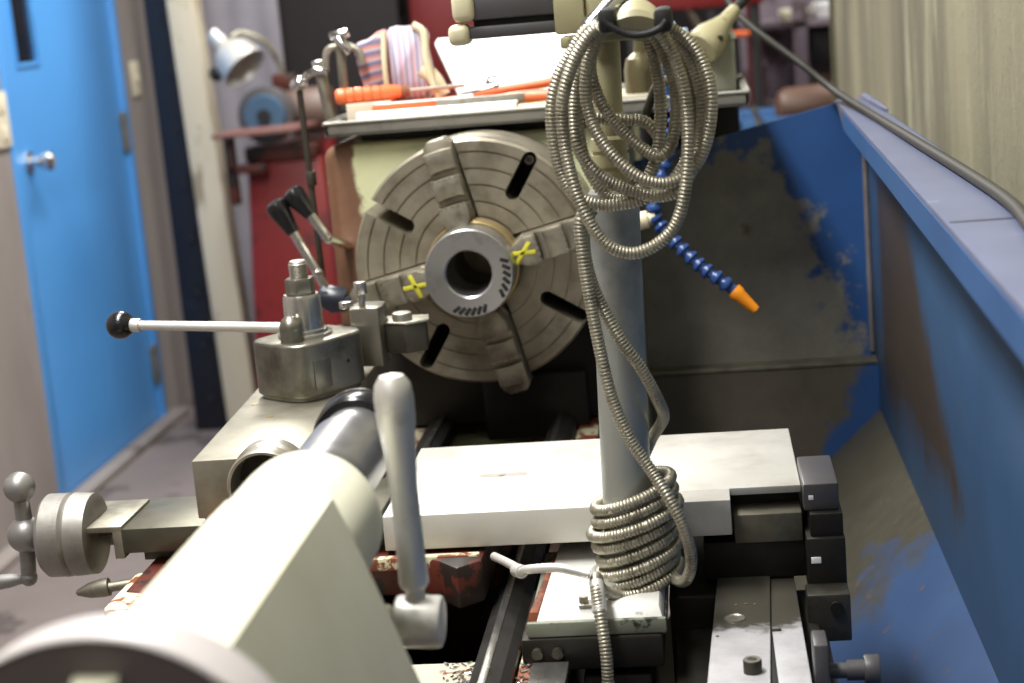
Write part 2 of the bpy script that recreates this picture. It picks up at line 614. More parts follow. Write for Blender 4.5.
# door (leaf, frame, window slot, knob, hinges)
g = G()
g.box(-1.765, -1.725, DY0 + 0.045, DY1 - 0.05, 0.012, 1.34, 0)
g.box(-1.765, -1.725, 3.02, DY1 - 0.05, 1.34, 2.0, 0)
g.box(-1.765, -1.725, DY0 + 0.045, 2.86, 1.34, 2.0, 0)
g.box(-1.765, -1.725, 2.86, 3.02, 1.85, 2.0, 0)
door = struct('door_1', g, M['door'])
g = G()
g.box(-1.79, -1.712, DY0, DY0 + 0.045, 0, DZ, 0.004)
g.box(-1.79, -1.712, DY1 - 0.048, DY1, 0, DZ, 0.004)
g.box(-1.79, -1.712, DY0, DY1, DZ - 0.045, DZ, 0.004)
link('door_frame', g, M['door'], door)
g = G(); g.box(-1.742, -1.733, 2.86, 3.02, 1.34, 1.86, 0)
link('window_pane', g, M['glass'], door)
g = G()
g.box(-1.728, -1.720, 2.848, 2.860, 1.335, 1.865, 0.002)
g.box(-1.728, -1.720, 3.020, 3.032, 1.335, 1.865, 0.002)
g.box(-1.728, -1.720, 2.848, 3.032, 1.328, 1.342, 0.002)
link('window_bead', g, M['door'], door)
g = G()
g.lathe([(0, 0), (0, 0.034), (0.006, 0.034), (0.012, 0.016), (0.035, 0.014), (0.04, 0.022), (0.052, 0.030), (0.070, 0.030), (0.078, 0.018), (0.077, 0)], (-1.725, 2.84, 1.048), (1, 0, 0))
link('door_knob', g, M['chrome'], door)
for z in (0.22, 1.06):
    g = G()
    g.cyl((-1.716, DY1 - 0.05, z - 0.07), (-1.716, DY1 - 0.05, z + 0.07), 0.009, n=12)
    g.box(-1.722, -1.714, DY1 - 0.085, DY1 - 0.02, z - 0.068, z + 0.068, 0.001)
    link('hinge', g, M['steel_dull'], door)

# switch plates
g = G()
g.prism(rrect(0.085, 0.125, 0.008, 3, 3.905, 1.235), -1.72, -1.712, 'yz', 0.002)
o = link('switch_plate', g, M['ivory'])
tag(o, 'small ivory switch plate on grey wall right of blue door', 'switch plate', 'ivory plates on the left wall')
g = G(); g.box(-1.712, -1.703, 3.895, 3.915, 1.222, 1.248, 0.002)
link('toggle', g, M['ivory'], o)
g = G()
g.prism(rrect(0.10, 0.16, 0.008, 3, 2.655, 1.19), -1.72, -1.710, 'yz', 0.002)
o = link('switch_plate', g, M['ivory'])
tag(o, 'ivory switch plate on wall at the knob side of blue door', 'switch plate', 'ivory plates on the left wall')
for dz in (-0.04, 0.04):
    g = G(); g.box(-1.710, -1.704, 2.64, 2.67, 1.19 + dz - 0.02, 1.19 + dz + 0.02, 0.002)
    link('outlet_face', g, M['ivory'], o)

# navy steel column with bolts, and pale timber post leaning by it
t = thing('steel_column', (-1.47, 3.6, 0), 'dark navy steel column with a row of bolts beside pale post', 'column')
g = G()
g.box(-1.545, -1.40, 3.57, 3.58, 0, 3.2, 0.002)
g.box(-1.545, -1.535, 3.58, 3.68, 0, 3.2, 0.002)
g.box(-1.425, -1.415, 3.58, 3.68, 0, 3.2, 0.002)
link('channel', g, M['navy'], t)
for k in range(9):
    g = G()
    z = 0.12 + k * 0.19
    g.cyl((-1.475, 3.57, z), (-1.475, 3.555, z), 0.016, n=6)
    link('bolt_head', g, M['navy'], t)
g = G()
g.hexa([(-1.395, 3.46, 0), (-1.285, 3.46, 0), (-1.285, 3.56, 0), (-1.395, 3.56, 0)],
       [(-1.475, 3.46, 3.18), (-1.405, 3.46, 3.18), (-1.405, 3.56, 3.18), (-1.475, 3.56, 3.18)], 0.006)
tag(link('timber_post', g, M['wood']), 'pale rough timber post standing right of the navy column', 'post')
g = G()
g.box(-1.64, -1.60, 3.95, 3.99, 0, 3.2, 0.004)
tag(link('wall_pipe', g, paint('dark_conduit', (44, 40, 40), 0.6)), 'dark vertical strip on grey wall left of navy column', 'pipe')
# ripple of grey curtain behind the lamp
sec = []
g = G()
pts = []
for i in range(25):
    x = -1.60 + i * 0.014
    pts.append((x, 4.3 + 0.005 * math.sin(i * 0.8)))
poly = pts + [(x, y + 0.012) for x, y in pts[::-1]]
g.prism(poly, 0.1, 3.0, 'xy')
tag(link('curtain', g, paint('pale_grey_curtain', (140, 136, 144), 0.8)), 'pale grey hanging sheet behind the silver lamp shade', 'curtain')
g = G()
g.box(-1.36, -0.86, 4.6, 4.64, 0.6, 2.4, 0.004)
tag(link('dark_board', g, M['dark_wall']), 'large near-black board standing behind the grinder', 'board')

# ================================================================== LATHE (bed, headstock, levers)
lathe = thing('lathe', (0, 0.2, 0), 'metalworking lathe with dark oily bed and peeling cream headstock', 'lathe')
g = G()
# pedestals
g.box(-0.2, 0.13, 0.16, 0.75, 0.0, 0.66, 0.01)
link('pedestal', g, M['cream'], lathe)
g = G()
g.box(-0.18, 0.13, -1.95, -1.45, 0.0, 0.66, 0.01)
link('pedestal', g, M['cream'], lathe)
g = G()
for s in (-1, 1):
    g.box(s * 0.125 - 0.022 if s > 0 else -0.147, s * 0.125 + 0.022 if s > 0 else -0.103, -1.95, 0.16, 0.66, 0.845, 0.003)
for y in (-1.9, -1.45, -0.93, -0.30, 0.1):
    g.box(-0.13, 0.13, y, y + 0.06, 0.66, 0.81, 0.004)
g.box(-0.13, 0.13, -1.95, 0.16, 0.62, 0.67, 0.004)
link('bed', g, M['redbrown'], lathe)
# bed ways: a flat and an inverted V on each side
for s in (-1, 1):
    g = G()
    x0 = 0.068
    poly = [(x0, 0.842), (x0, 0.864), (0.078, 0.87), (0.086, 0.872), (0.096, 0.868), (0.103, 0.862), (0.103, 0.842)]
    g.prism([(s * a, b) for a, b in poly], -1.95, 0.16, 'xz', 0.0)
    bw = link('bed_way', g, M['rail'], lathe, ang=12)
    g = G()
    g.box(min(s * 0.0785, s * 0.0855), max(s * 0.0785, s * 0.0855), -1.95, 0.16, 0.8695, 0.8735, 0.0005)
    link('way_strip', g, M['polished'], bw)
g = G(); g.box(0.104, 0.134, -1.95, 0.16, 0.80, 0.855, 0.004)
link('bed_flange', g, M['chips'], lathe)
g = G(); g.box(-0.134, -0.104, -1.95, 0.16, 0.80, 0.855, 0.004)
link('bed_flange', g, M['chips'], lathe)
# gap bridge under the chuck (dark stepped casting)
g = G()
g.box(-0.105, 0.19, 0.135, 0.17, 0.84, 0.965, 0.004)
g.box(-0.02, 0.12, 0.09, 0.14, 0.84, 0.93, 0.004)
link('gap_bridge', g, M['oily'], lathe)
# headstock
g = G()
pr = rrect(0.41, 0.585, 0.02, 5, -0.016, 0.9555)
g.prism(pr, 0.16, 0.78, 'xz', 0.012, 3, None, 60)
hs = link('headstock', g, M['headstock'], lathe)
g = G(); g.box(-0.226, 0.186, 0.115, 0.165, 0.86, 1.0, 0.004)
link('headstock_apron', g, M['oily'], hs)
g = G(); g.cyl((0, 0.16, 1.1), (0, 0.12, 1.1), 0.09, n=40, bev=0.004)
link('spindle_nose', g, M['dark_steel'], lathe)
# two selector levers on the operator side
for (p, lab) in ((((-0.281, 1.186), (-0.258, 1.141), (-0.240, 1.109), (-0.2315, 1.085)), 0), (((-0.257, 1.200), (-0.232, 1.163), (-0.222, 1.145), (-0.212, 1.13)), 1)):
    y = 0.10
    g = G()
    a = Vector((p[1][0], y, p[1][1])); b = Vector((p[3][0], y, p[3][1]))
    g.cyl(a, b, 0.0065, n=14)
    if lab == 0:
        g.cyl(b, (-0.221, y, 1.058), 0.0065, n=14)
        g.ball(b, 0.0075)
    else:
        g.cyl(b, (-0.190, 0.19, 1.10), 0.0065, n=14)
    lv = link('selector_lever', g, M['chrome'], lathe)
    g = G()
    tip = Vector((p[0][0], y, p[0][1]))
    L = (a - tip).length
    g.lathe([(0, 0), (0.001, 0.008), (0.004, 0.0135), (0.010, 0.0155), (L * 0.4, 0.0145), (L * 0.8, 0.0105), (L, 0.009), (L, 0)], tip, a - tip, 24)
    link('lever_grip', g, M['black'], lv)
g = G()
g.cyl((-0.232, 0.1, 1.052), (-0.195, 0.1, 1.045), 0.017, n=24, bev=0.003)
g.prism([(-0.228, 1.062), (-0.218, 1.062), (-0.205, 1.05), (-0.186, 1.052), (-0.184, 1.034), (-0.215, 1.03), (-0.230, 1.04)], 0.085, 0.115, 'xz', 0.003)
link('lever_hub', g, M['blue_lever'], lathe)

# ================================================================== SPLASH GUARD
guard = thing('splash_guard', (0.5, -0.3, 0.55), 'worn blue sheet metal splash guard and chip tray behind the lathe', 'splash guard')
GY, GX = 0.42, 0.532
g = G()
poly = [(0.191, 0.849), (GX, 0.849), (GX, 1.236), (0.49, 1.233), (0.191, 1.1695)]
g.prism(poly, GY, GY + 0.006, 'xz', 0.0)
link('end_panel', g, M['guard_far'], guard)
g = G()
g.box(0.191, GX, GY - 0.035, GY + 0.004, 0.845, 0.853, 0.001)
link('ledge', g, metal('worn_ledge', (120, 116, 102), 0.45, 0.5, (80, 76, 64), 0.5), guard)
g = G()
g.prism([(0.191, 0.55), (GX, 0.55), (GX, 0.848), (0.191, 0.848)], GY - 0.035, GY - 0.029, 'xz')
link('lower_panel', g, M['guard_low'], guard)
# back wall
g = G()
g.box(GX, GX + 0.006, -1.9, GY + 0.006, 0.55, 1.236, 0.001)
link('back_wall', g, M['guard_right'], guard)
# top flange with rolled lip
g = G()
g.hexa([(0.452, -1.9, 1.230), (0.536, -1.9, 1.230), (0.536, GY + 0.012, 1.230), (0.490, GY + 0.012, 1.230)],
       [(0.452, -1.9, 1.237), (0.536, -1.9, 1.237), (0.536, GY + 0.012, 1.237), (0.490, GY + 0.012, 1.237)], 0.002)
fl = link('top_flange', g, M['guard_flange'], guard)
g = G()
lipp = [(-1.9, 1.232), (GY - 0.06, 1.232), (GY - 0.10, 1.222), (GY - 0.17, 1.208), (-1.9, 1.204)]
def lipx(y):
    return 0.490 + (y - GY) * (0.490 - 0.452) / (GY + 1.9)
g.loft([[(lipx(y) - 0.0008, y, z) for y, z in lipp], [(lipx(y) + 0.003, y, z) for y, z in lipp]])
link('lip', g, M['guard_lip'], guard)
g = G()
g.box(0.472, 0.535, -0.83, -0.8275, 1.2366, 1.2376, 0.0003)
link('seam', g, M['dark_steel'], fl)
g = G()
g.cyl((0.533, 0.42, 1.238), (0.536, 0.16, 1.240), 0.007, 0.002, 12)
link('rolled_corner', g, M['guard_flange'], fl)
# sloping chip chute: from the back wall down to the bed
g = G()
z0 = 0.780
sl = 0.94
xa, xb = GX + 0.003, 0.14
g.hexa([(xb, -1.9, z0 - sl * (xa - xb) - 0.006), (xa, -1.9, z0 - 0.006), (xa, GY - 0.03, z0 - 0.006), (xb, GY - 0.03, z0 - sl * (xa - xb) - 0.006)],
       [(xb, -1.9, z0 - sl * (xa - xb)), (xa, -1.9, z0), (xa, GY - 0.03, z0), (xb, GY - 0.03, z0 - sl * (xa - xb))], 0)
link('chip_chute', g, M['guard_slope'], guard)
# weld bead in the corner
g = G()
g.tube([(GX - 0.004, GY - 0.004, z) for z in (0.86, 0.95, 1.05, 1.2)], 0.004, 8)
link('weld_bead', g, M['guard_lip'], guard)

# ================================================================== CHUCK + WORKPIECE
AX = Vector((0, 0, 1.10))
RC = 0.1575
chuck = thing('lathe_chuck', (0, 0.12, 1.10), 'large four-jaw round steel chuck with concentric face grooves on headstock', 'chuck')
prof = [(0.12, 0.0), (0.12, RC - 0.003), (0.117, RC), (0.003, RC), (0.0, RC - 0.003)]
for k in (0.895, 0.762, 0.629, 0.496, 0.374):
    r = RC * k
    prof += [(0.0, r + 0.0013), (0.0030, r + 0.0011), (0.0030, r - 0.0011), (0.0, r - 0.0013)]
prof += [(0.0, 0.034), (0.115, 0.034), (0.115, 0.0)]
g = G(); g.lathe(prof, AX, (0, 1, 0), 128)
cb = link('chuck_body', g, M['chuck'], chuck, ang=25)
ROT = math.radians(13.5)
cut = G()
for k in range(4):
    a = ROT + pi / 4 + k * pi / 2
    Mx = Matrix.Translation(AX) @ Matrix.Rotation(-a, 4, 'Y')
    r0, r1, hw = 0.100, (0.148 if k != 1 else 0.17), 0.0092
    pol = []
    for i in range(9):
        t_ = pi / 2 + pi * i / 8
        pol.append((r0 + hw * math.cos(t_), hw * math.sin(t_)))
    for i in range(9):
        t_ = -pi / 2 + pi * i / 8
        pol.append((r1 + hw * math.cos(t_), hw * math.sin(t_)))
    cut.prism(pol, -0.02, 0.13, 'xz', 0, M=Mx)
    a = ROT + k * pi / 2
    Mx = Matrix.Translation(AX) @ Matrix.Rotation(-a, 4, 'Y')
    cut.box(0.03, 0.2, -0.02, 0.02, -0.0205, 0.0205, 0, M=Mx)
boolean(cb, cut)
g = G(); g.cyl((0, 0.121, 1.10), (0, 0.14, 1.10), 0.156, n=64, bev=0.002)  # dark disc added behind the slots so their depth looks black
link('dark_backing', g, M['oily'], chuck)
for k in range(1):
    a = ROT + pi / 4 + 0 * pi / 2
    Mx = Matrix.Translation(AX) @ Matrix.Rotation(-a, 4, 'Y')
    g = G()
    g.lathe([(0.02, 0), (0.02, 0.0065), (0.006, 0.0065), (0.005, 0.005), (0.005, 0.003), (0.009, 0.003), (0.009, 0)], (0.146, 0, 0), (0, 1, 0), 16, M=Mx)
    link('slot_bolt', g, M['dark_steel'], cb)

def arc_step(u0, u1, hw, n=7):
    P = []
    for i in range(n + 1):
        w_ = -hw + 2 * hw * i / n
        P.append((math.sqrt(u1 * u1 - w_ * w_), w_))
    for i in range(n + 1):
        w_ = hw - 2 * hw * i / n
        P.append((math.sqrt(u0 * u0 - w_ * w_), w_))
    return P

def jaw(k, shift):
    a = ROT + k * pi / 2
    Mx = Matrix.Translation(AX) @ Matrix.Rotation(-a, 4, 'Y')
    g = G()
    hw = 0.0185
    s = shift
    g.prism([(0.052 + s, -0.012), (0.066 + s, -hw), (0.160 + s, -hw), (0.168 + s, -0.011), (0.168 + s, 0.011), (0.160 + s, hw), (0.066 + s, hw), (0.052 + s, 0.012)], 0.018, -0.014, 'xz', 0.0012, M=Mx)
    g.prism(arc_step(0.130 + s, 0.155 + s, hw), -0.010, -0.026, 'xz', 0.0012, M=Mx)
    g.prism(arc_step(0.120 + s, 0.1305 + s, hw), -0.010, -0.0165, 'xz', 0.0006, M=Mx)
    g.prism(arc_step(0.096 + s, 0.1205 + s, hw), -0.010, -0.037, 'xz', 0.0012, M=Mx)
    g.prism(arc_step(0.087 + s, 0.0965 + s, hw), -0.010, -0.027, 'xz', 0.0006, M=Mx)
    g.prism([(0.052 + s, -0.010), (0.070 + s, -hw), (0.0845 + s, -hw), (0.0865 + s, 0), (0.0845 + s, hw), (0.070 + s, hw), (0.052 + s, 0.010)], -0.010, -0.048, 'xz', 0.0012, M=Mx)
    for uu, hh in ((0.1195 + s, 0.0372), (0.0855 + s, 0.0482)):
        for q in range(5):
            w_ = -0.0148 + q * 0.0074
            g.box(uu - 0.0012, uu + 0.0012, -hh - 0.0004, -hh + 0.004, w_ - 0.0026, w_ + 0.0026, 0.0004, M=Mx)
    return link('chuck_jaw', g, M['jaw'], chuck, ang=28), Mx

for k, sh in ((0, 0.0), (1, -0.004), (2, 0.0), (3, 0.006)):
    jo, Mx = jaw(k, sh)
    if k in (0, 2):
        g = G()
        for ang_ in ((0.5, -0.8) if k == 2 else (0.2, -0.75)):
            m2 = Mx @ Matrix.Translation((0.066 if k == 0 else 0.076, 0, 0.0)) @ Matrix.Rotation(ang_ + (0.9 if k == 2 else 0), 4, 'Y')
            g.box(-0.016, 0.016, -0.0495, -0.0478, -0.0026, 0.0026, 0.0006, M=m2)
        link('chalk_mark', g, M['yellow'], jo)

wp = thing('workpiece_ring', (0, -0.085, 1.10), 'bright machined steel ring with bored hole gripped in chuck jaws', 'workpiece')
g = G()
g.lathe([(-0.0845, 0.0285), (-0.086, 0.0305), (-0.086, 0.0535), (-0.0845, 0.055), (-0.045, 0.055), (-0.045, 0.050), (0.0, 0.050), (0.0, 0.034), (-0.002, 0.0285), (-0.0845, 0.0285)], AX, (0, 1, 0), 72)
link('ring_body', g, M['ground'], wp, ang=20)
g = G()
g.lathe([(-0.044, 0.050), (-0.044, 0.0575), (-0.042, 0.059), (-0.008, 0.059), (-0.006, 0.050), (-0.044, 0.050)], AX, (0, 1, 0), 64)
link('bronze_collar', g, M['brass'], wp)
for (a0, a1) in ((-1.98, -1.22), (-0.60, 0.30)):
    g = G()
    for i in range(6):
        a = a0 + (a1 - a0) * i / 5
        Mx = Matrix.Translation(AX) @ Matrix.Rotation(-a, 4, 'Y') @ Matrix.Translation((0.047, 0, 0)) @ Matrix.Rotation(0.6, 4, 'Y')
        g.box(-0.0055, 0.0055, -0.0866, -0.0855, -0.0024, 0.0024, 0.0004, M=Mx)
    link('stamped_marks', g, M['black_matt'], wp)

# ================================================================== CARRIAGE: saddle, cross slide, dial, compound
car = thing('lathe_carriage', (-0.05, -0.47, 0.86), 'lathe carriage with ball-handled cross slide and compound slide on the bed', 'carriage')
# saddle with concave arc front
g = G()
P = [(-0.27, -0.66), (-0.13, -0.70)]
for i in range(9):
    a = pi * i / 10
    P.append((-0.035 - 0.095 * math.cos(a), -0.70 + 0.11 * math.sin(a)))
P += [(0.064, -0.615), (0.064, -0.22), (-0.27, -0.22)]
g.prism(P, 0.874, 0.916, 'xy', 0.004)
sad = link('saddle', g, M['redbrown'], car)
g = G()
g.box(-0.278, -0.15, -0.70, -0.60, 0.80, 0.915, 0.006)
g.prism([(-0.272, -0.70), (-0.20, -0.70), (-0.155, -0.79), (-0.225, -0.82), (-0.262, -0.76)], 0.86, 0.915, 'xy', 0.006)
link('saddle_wing', g, M['chips'], car)
g = G()
g.box(-0.05, 0.06, -0.606, -0.596, 0.905, 0.918, 0.002)
link('wiper', g, M['chips'], car)
g = G(); g.box(-0.27, -0.15, -0.66, -0.25, 0.55, 0.86, 0.012)
link('apron', g, M['cream'], car)
# cross slide
g = G()
g.box(-0.292, -0.205, -0.590, -0.488, 0.930, 0.955, 0.0015)
g.box(-0.21, -0.035, -0.586, -0.36, 0.930, 0.955, 0.0015)
g.box(-0.280, 0.30, -0.565, -0.50, 0.914, 0.932, 0.0015)
cs = link('cross_slide', g, metal('cross_slide_steel', (100, 98, 86), 0.42, 0.85, (84, 80, 64), 0.5), car)
# hollow dial bracket
g = G()
g.box(-0.345, -0.290, -0.590, -0.50, 0.952, 0.958, 0.001)
g.box(-0.300, -0.290, -0.590, -0.50, 0.925, 0.954, 0.001)
g.box(-0.345, -0.290, -0.515, -0.50, 0.915, 0.954, 0.001)
br = link('dial_bracket', g, M['steel_dull'], car)
g = G(); g.cyl((-0.35, -0.553, 0.945), (-0.285, -0.553, 0.945), 0.008, n=16)
link('feed_screw', g, M['dark_steel'], car)
# graduated drum
DC = Vector((-0.343, -0.56, 0.943))
g = G()
g.lathe([(0.018, 0), (0.018, 0.034), (0.016, 0.040), (-0.004, 0.0415), (-0.007, 0.0390), (-0.010, 0.0415), (-0.030, 0.0415), (-0.034, 0.038), (-0.034, 0.016), (-0.040, 0.014), (-0.044, 0)], DC, (1, 0, 0), 48)
dial = link('dial_drum', g, metal('dial_metal', (146, 143, 137), 0.42, 0.6, (120, 117, 110), 0.5), car)
g = G()
for i in range(60):
    a = 2 * pi * i / 60
    L = 0.009 if i % 5 == 0 else 0.005
    Mx = Matrix.Translation(DC) @ Matrix.Rotation(a, 4, 'X')
    g.box(-0.0115 - L * 0.6, -0.0115, -0.0002, 0.0002, 0.0412, 0.04162, 0, M=Mx)
link('graduation_marks', g, M['steel_dull'], dial)
g = G()
hx = -0.393
hub = Vector((hx, -0.575, 0.950))
topb = Vector((hx - 0.0, -0.575, 0.9985))
botb = Vector((hx - 0.004, -0.575, 0.905))
g.ball(hub, 0.0185)
g.cyl(hub, (-0.378, -0.562, 0.950), 0.012, n=20)
g.ball(topb, 0.0155)
g.ball(botb, 0.0085)
g.cyl(botb, hub, 0.0075, 0.008, 16)
g.cyl(hub, topb, 0.009, 0.007, 16)
ch = link('ball_crank', g, M['crank'], car)
g = G()
g.lathe([(0, 0), (0, 0.005), (0.012, 0.0055), (0.02, 0.007), (0.06, 0.009), (0.075, 0.006), (0.078, 0)], botb, (-1, 0.05, -0.12), 20)
link('crank_handle', g, M['crank'], ch)
# lower cone knob of the apron
g = G()
g.lathe([(0, 0), (0.002, 0.003), (0.014, 0.0075), (0.026, 0.009), (0.034, 0.009), (0.036, 0)], (-0.341, -0.60, 0.8955), (1, 0.1, 0.12), 24)
g.cyl((-0.31, -0.598, 0.899), (-0.24, -0.59, 0.905), 0.005, n=16)
link('apron_knob', g, M['steel_dull'], car)

# compound slide: block, ring dial
g = G()
Mc = Matrix.Translation((-0.157, -0.40, 0)) @ Matrix.Rotation(math.radians(2.0), 4, 'Z')
g.box(-0.061, 0.061, -0.19, 0.20, 0.962, 1.020, 0.0015, M=Mc)
comp = link('compound_slide', g, M['slide_top'], car)
g = G()
g.box(-0.056, 0.056, -0.186, 0.195, 0.9555, 0.963, 0.0015, M=Mc)
link('compound_base', g, M['dark_steel'], car)
for (x, y) in ((-0.047, 0.03), (-0.018, -0.03), (-0.042, 0.1)):
    g = G(); g.cyl((x, y, 1.018), (x, y, 1.0205), 0.004, n=14, M=Mc)
    link('oil_nipple', g, M['brass'], comp)
g = G()
g.lathe([(0.0, 0.020), (0.0, 0.034), (-0.004, 0.037), (-0.018, 0.037), (-0.021, 0.034), (-0.025, 0.034), (-0.042, 0.0355), (-0.044, 0.034), (-0.044, 0.0315), (-0.012, 0.030), (-0.012, 0.02), (0.0, 0.02)], (-0.131, -0.592, 1.003), (0, 1, 0), 48)
ring = link('compound_dial', g, M['steel'], car)
g = G(); g.cyl((-0.131, -0.606, 1.003), (-0.131, -0.588, 1.003), 0.0305, n=32)
link('dial_core', g, M['oily'], ring)

# aluminium plate on the cross slide
pl = thing('cover_plate', (0.15, -0.5, 0.932), 'long pale aluminium plate laid across the carriage, pole in front', 'plate')
g = G()
g.box(-0.032, 0.298, -0.592, -0.555, 0.9205, 0.955, 0.0012)
g.box(-0.032, 0.365, -0.556, -0.350, 0.9475, 0.955, 0.0012)
pb = link('plate_body', g, M['alu'], pl)
g = G()
ky = -0.470
g.prism(rrect(0.050, 0.013, 0.006, 4, 0.072, ky), 0.9546, 0.9553, 'xy')
g.cyl((0.070, ky, 0.954), (0.070, ky, 0.9557), 0.004, n=12)
link('filled_slot', g, paint('slot_filler', (150, 146, 138), 0.6, (116, 112, 104), 0.3, 60), pb)

# rear slide end blocks (dark stepped parts right of the plate)
rb = thing('slide_end_block', (0.38, -0.5, 0.83), 'dark stepped steel block behind right end of pale plate', 'slide block')
g = G()
g.box(0.30, 0.364, -0.573, -0.40, 0.905, 0.9335, 0.0015)
link('gib_plate', g, metal('gib_steel', (112, 108, 94), 0.45, 0.6, (80, 76, 64), 0.4), rb)
g = G(); g.box(0.30, 0.360, -0.540, -0.40, 0.934, 0.947, 0.001)  # dark fill added under the plate, stands in for the gap's shade
link('dark_gap_fill', g, M['oily'], rb)
g = G()
g.box(0.3655, 0.398, -0.585, -0.49, 0.938, 0.964, 0.002)
link('top_block', g, M['charcoal'], rb)
g = G()
g.box(0.370, 0.400, -0.595, -0.50, 0.915, 0.938, 0.0015)
g.box(0.3655, 0.401, -0.600, -0.42, 0.862, 0.916, 0.002)
g.box(0.27, 0.366, -0.568, -0.42, 0.868, 0.906, 0.002)
link('body_block', g, M['oily'], rb)
g = G()
g.box(0.362, 0.401, -0.630, -0.598, 0.826, 0.872, 0.002)
lb = link('clamp_block', g, M['dark_steel'], rb)
g = G()
g.cyl((0.388, -0.6295, 0.860), (0.388, -0.635, 0.860), 0.006, n=16)
link('cap_screw', g, M['oily'], lb)
for (b0, b1) in (((0.369, 0.378, 0.892, 0.898), -0.6005), ((0.3700, 0.3745, 0.949, 0.953), -0.5855)):
    g = G(); g.box(b0[0], b0[1], b1 - 0.0008, b1 + 0.002, b0[2], b0[3], 0.0003)
    link('white_mark', g, M['white'], rb)

# ================================================================== TAPER ATTACHMENT
ta = thing('taper_attachment', (0.32, -0.75, 0.80), 'flat dark steel taper attachment bars below the right end of plate', 'taper attachment')
g = G()
g.hexa([(0.264, -0.92, 0.84), (0.316, -0.92, 0.84), (0.333, -0.53, 0.84), (0.283, -0.53, 0.84)],
       [(0.264, -0.92, 0.87), (0.316, -0.92, 0.87), (0.333, -0.53, 0.87), (0.283, -0.53, 0.87)], 0.0015)
tp = link('guide_bar', g, M['taper'], ta)
g = G()
g.lathe([(0, 0.0), (0.0003, 0.0035), (0.0003, 0.0085), (0.0012, 0.0095), (-0.002, 0.0105)], (0.295, -0.675, 0.8700), (0, 0, 1), 24)
link('counterbored_screw', g, M['steel'], tp)
for (x, y) in ((0.279, -0.715), (0.297, -0.642), (0.306, -0.64), (0.314, -0.642)):
    g = G(); g.cyl((x, y, 0.869), (x, y, 0.8708), 0.0014, n=10)
    link('pin', g, M['brass'], tp)
g = G()
g.box(0.325, 0.354, -0.92, -0.54, 0.838, 0.866, 0.0015)
sb = link('slide_strip', g, M['taper'], ta)
g = G()
g.box(0.318, 0.335, -0.6985, -0.694, 0.8655, 0.8668, 0.0003)
g.box(0.322, 0.327, -0.92, -0.54, 0.8655, 0.8664, 0.0002)
link('scribed_line', g, M['black_matt'], sb)
g = G()
g.box(0.354, 0.372, -0.92, -0.56, 0.80, 0.845, 0.002)
g.box(0.24, 0.38, -0.92, -0.50, 0.77, 0.83, 0.003)
g.box(0.235, 0.285, -0.595, -0.40, 0.76, 0.862, 0.002)  # dark block added to cover the lit chute and keep this gap dark
link('bracket_with_dark_fill', g, M['oily'], ta)
g = G()
g.cyl((0.307, -0.795, 0.86), (0.307, -0.795, 0.881), 0.0078, n=20, bev=0.001)
g2 = G(); 
link('socket_screw', g, M['dark_steel'], ta)
g = G()
g.lathe([(0.0, 0.0042), (0.0006, 0.0044), (0.0006, 0.0070), (0.0, 0.0072)], (0.307, -0.795, 0.881), (0, 0, 1), 20)
link('screw_rim', g, M['steel'], ta)
g2.bm.free()
# clamp with thumb screw at the near right
g = G()
g.box(0.357, 0.369, -0.80, -0.765, 0.82, 0.893, 0.002)
cl = link('clamp_jaw', g, M['charcoal'], ta)
g = G()
g.cyl((0.369, -0.78, 0.862), (0.392, -0.78, 0.862), 0.0065, n=18)
g.cyl((0.384, -0.78, 0.862), (0.398, -0.78, 0.862), 0.0085, n=18)
g.cyl((0.398, -0.78, 0.862), (0.411, -0.78, 0.862), 0.0125, n=24, bev=0.0015)
link('thumb_screw', g, M['charcoal'], cl)

# ================================================================== POLE BRACKET + WORK LAMP POLE
lamp = thing('work_lamp', (0.206, -0.64, 0.90), 'grey pole with jointed lamp arm standing on pale bracket behind lathe', 'lamp')
g = G()
g.hexa([(0.121, -0.722, 0.888), (0.234, -0.722, 0.888), (0.234, -0.50, 0.888), (0.130, -0.50, 0.888)],
       [(0.1255, -0.710, 0.900), (0.230, -0.710, 0.900), (0.230, -0.505, 0.900), (0.131, -0.505, 0.900)], 0.001)
bp = link('base_plate', g, M['bracket_top'], lamp)
g = G()
g.box(0.114, 0.236, -0.724, -0.718, 0.879, 0.8925, 0.0015)
g.box(0.114, 0.236, -0.719, -0.52, 0.876, 0.8878, 0.0015)
link('bracket_edge', g, M['bracket'], lamp)
g = G(); g.hexa([(0.110, -0.715, 0.870), (0.122, -0.717, 0.870), (0.130, -0.55, 0.870), (0.121, -0.55, 0.870)],
                [(0.116, -0.712, 0.8985), (0.124, -0.712, 0.8985), (0.1305, -0.55, 0.8985), (0.1265, -0.55, 0.8985)], 0.001)
link('rusty_edge', g, M['rust'], lamp)
g = G()
g.box(0.108, 0.232, -0.726, -0.60, 0.848, 0.8785, 0.003)
g.box(0.16, 0.22, -0.72, -0.58, 0.68, 0.84, 0.003)
link('mounting_arm', g, M['oily'], lamp)
g = G()
for x in (0.122, 0.140):
    g.cyl((x, -0.726, 0.866), (x, -0.732, 0.866), 0.005, n=12)
link('mounting_bolt', g, M['dark_steel'], lamp)
g = G()
g.lathe([(0.0, 0), (0.0, 0.036), (0.008, 0.036), (0.012, 0.0245), (0.03, 0.024), (0.032, 0.0222), (0.355, 0.0222), (0.358, 0.020), (0.358, 0)], (0.203, -0.64, 0.90), (0.028, 0, 1), 40)
pole = link('pole', g, M['pole'], lamp)
g = G()
pr = [(0.354, 0), (0.354, 0.0165)]
for z_ in (0.362, 0.376, 0.390):
    pr += [(z_ - 0.002, 0.0165), (z_ - 0.002, 0.0150), (z_ + 0.002, 0.0150), (z_ + 0.002, 0.0165)]
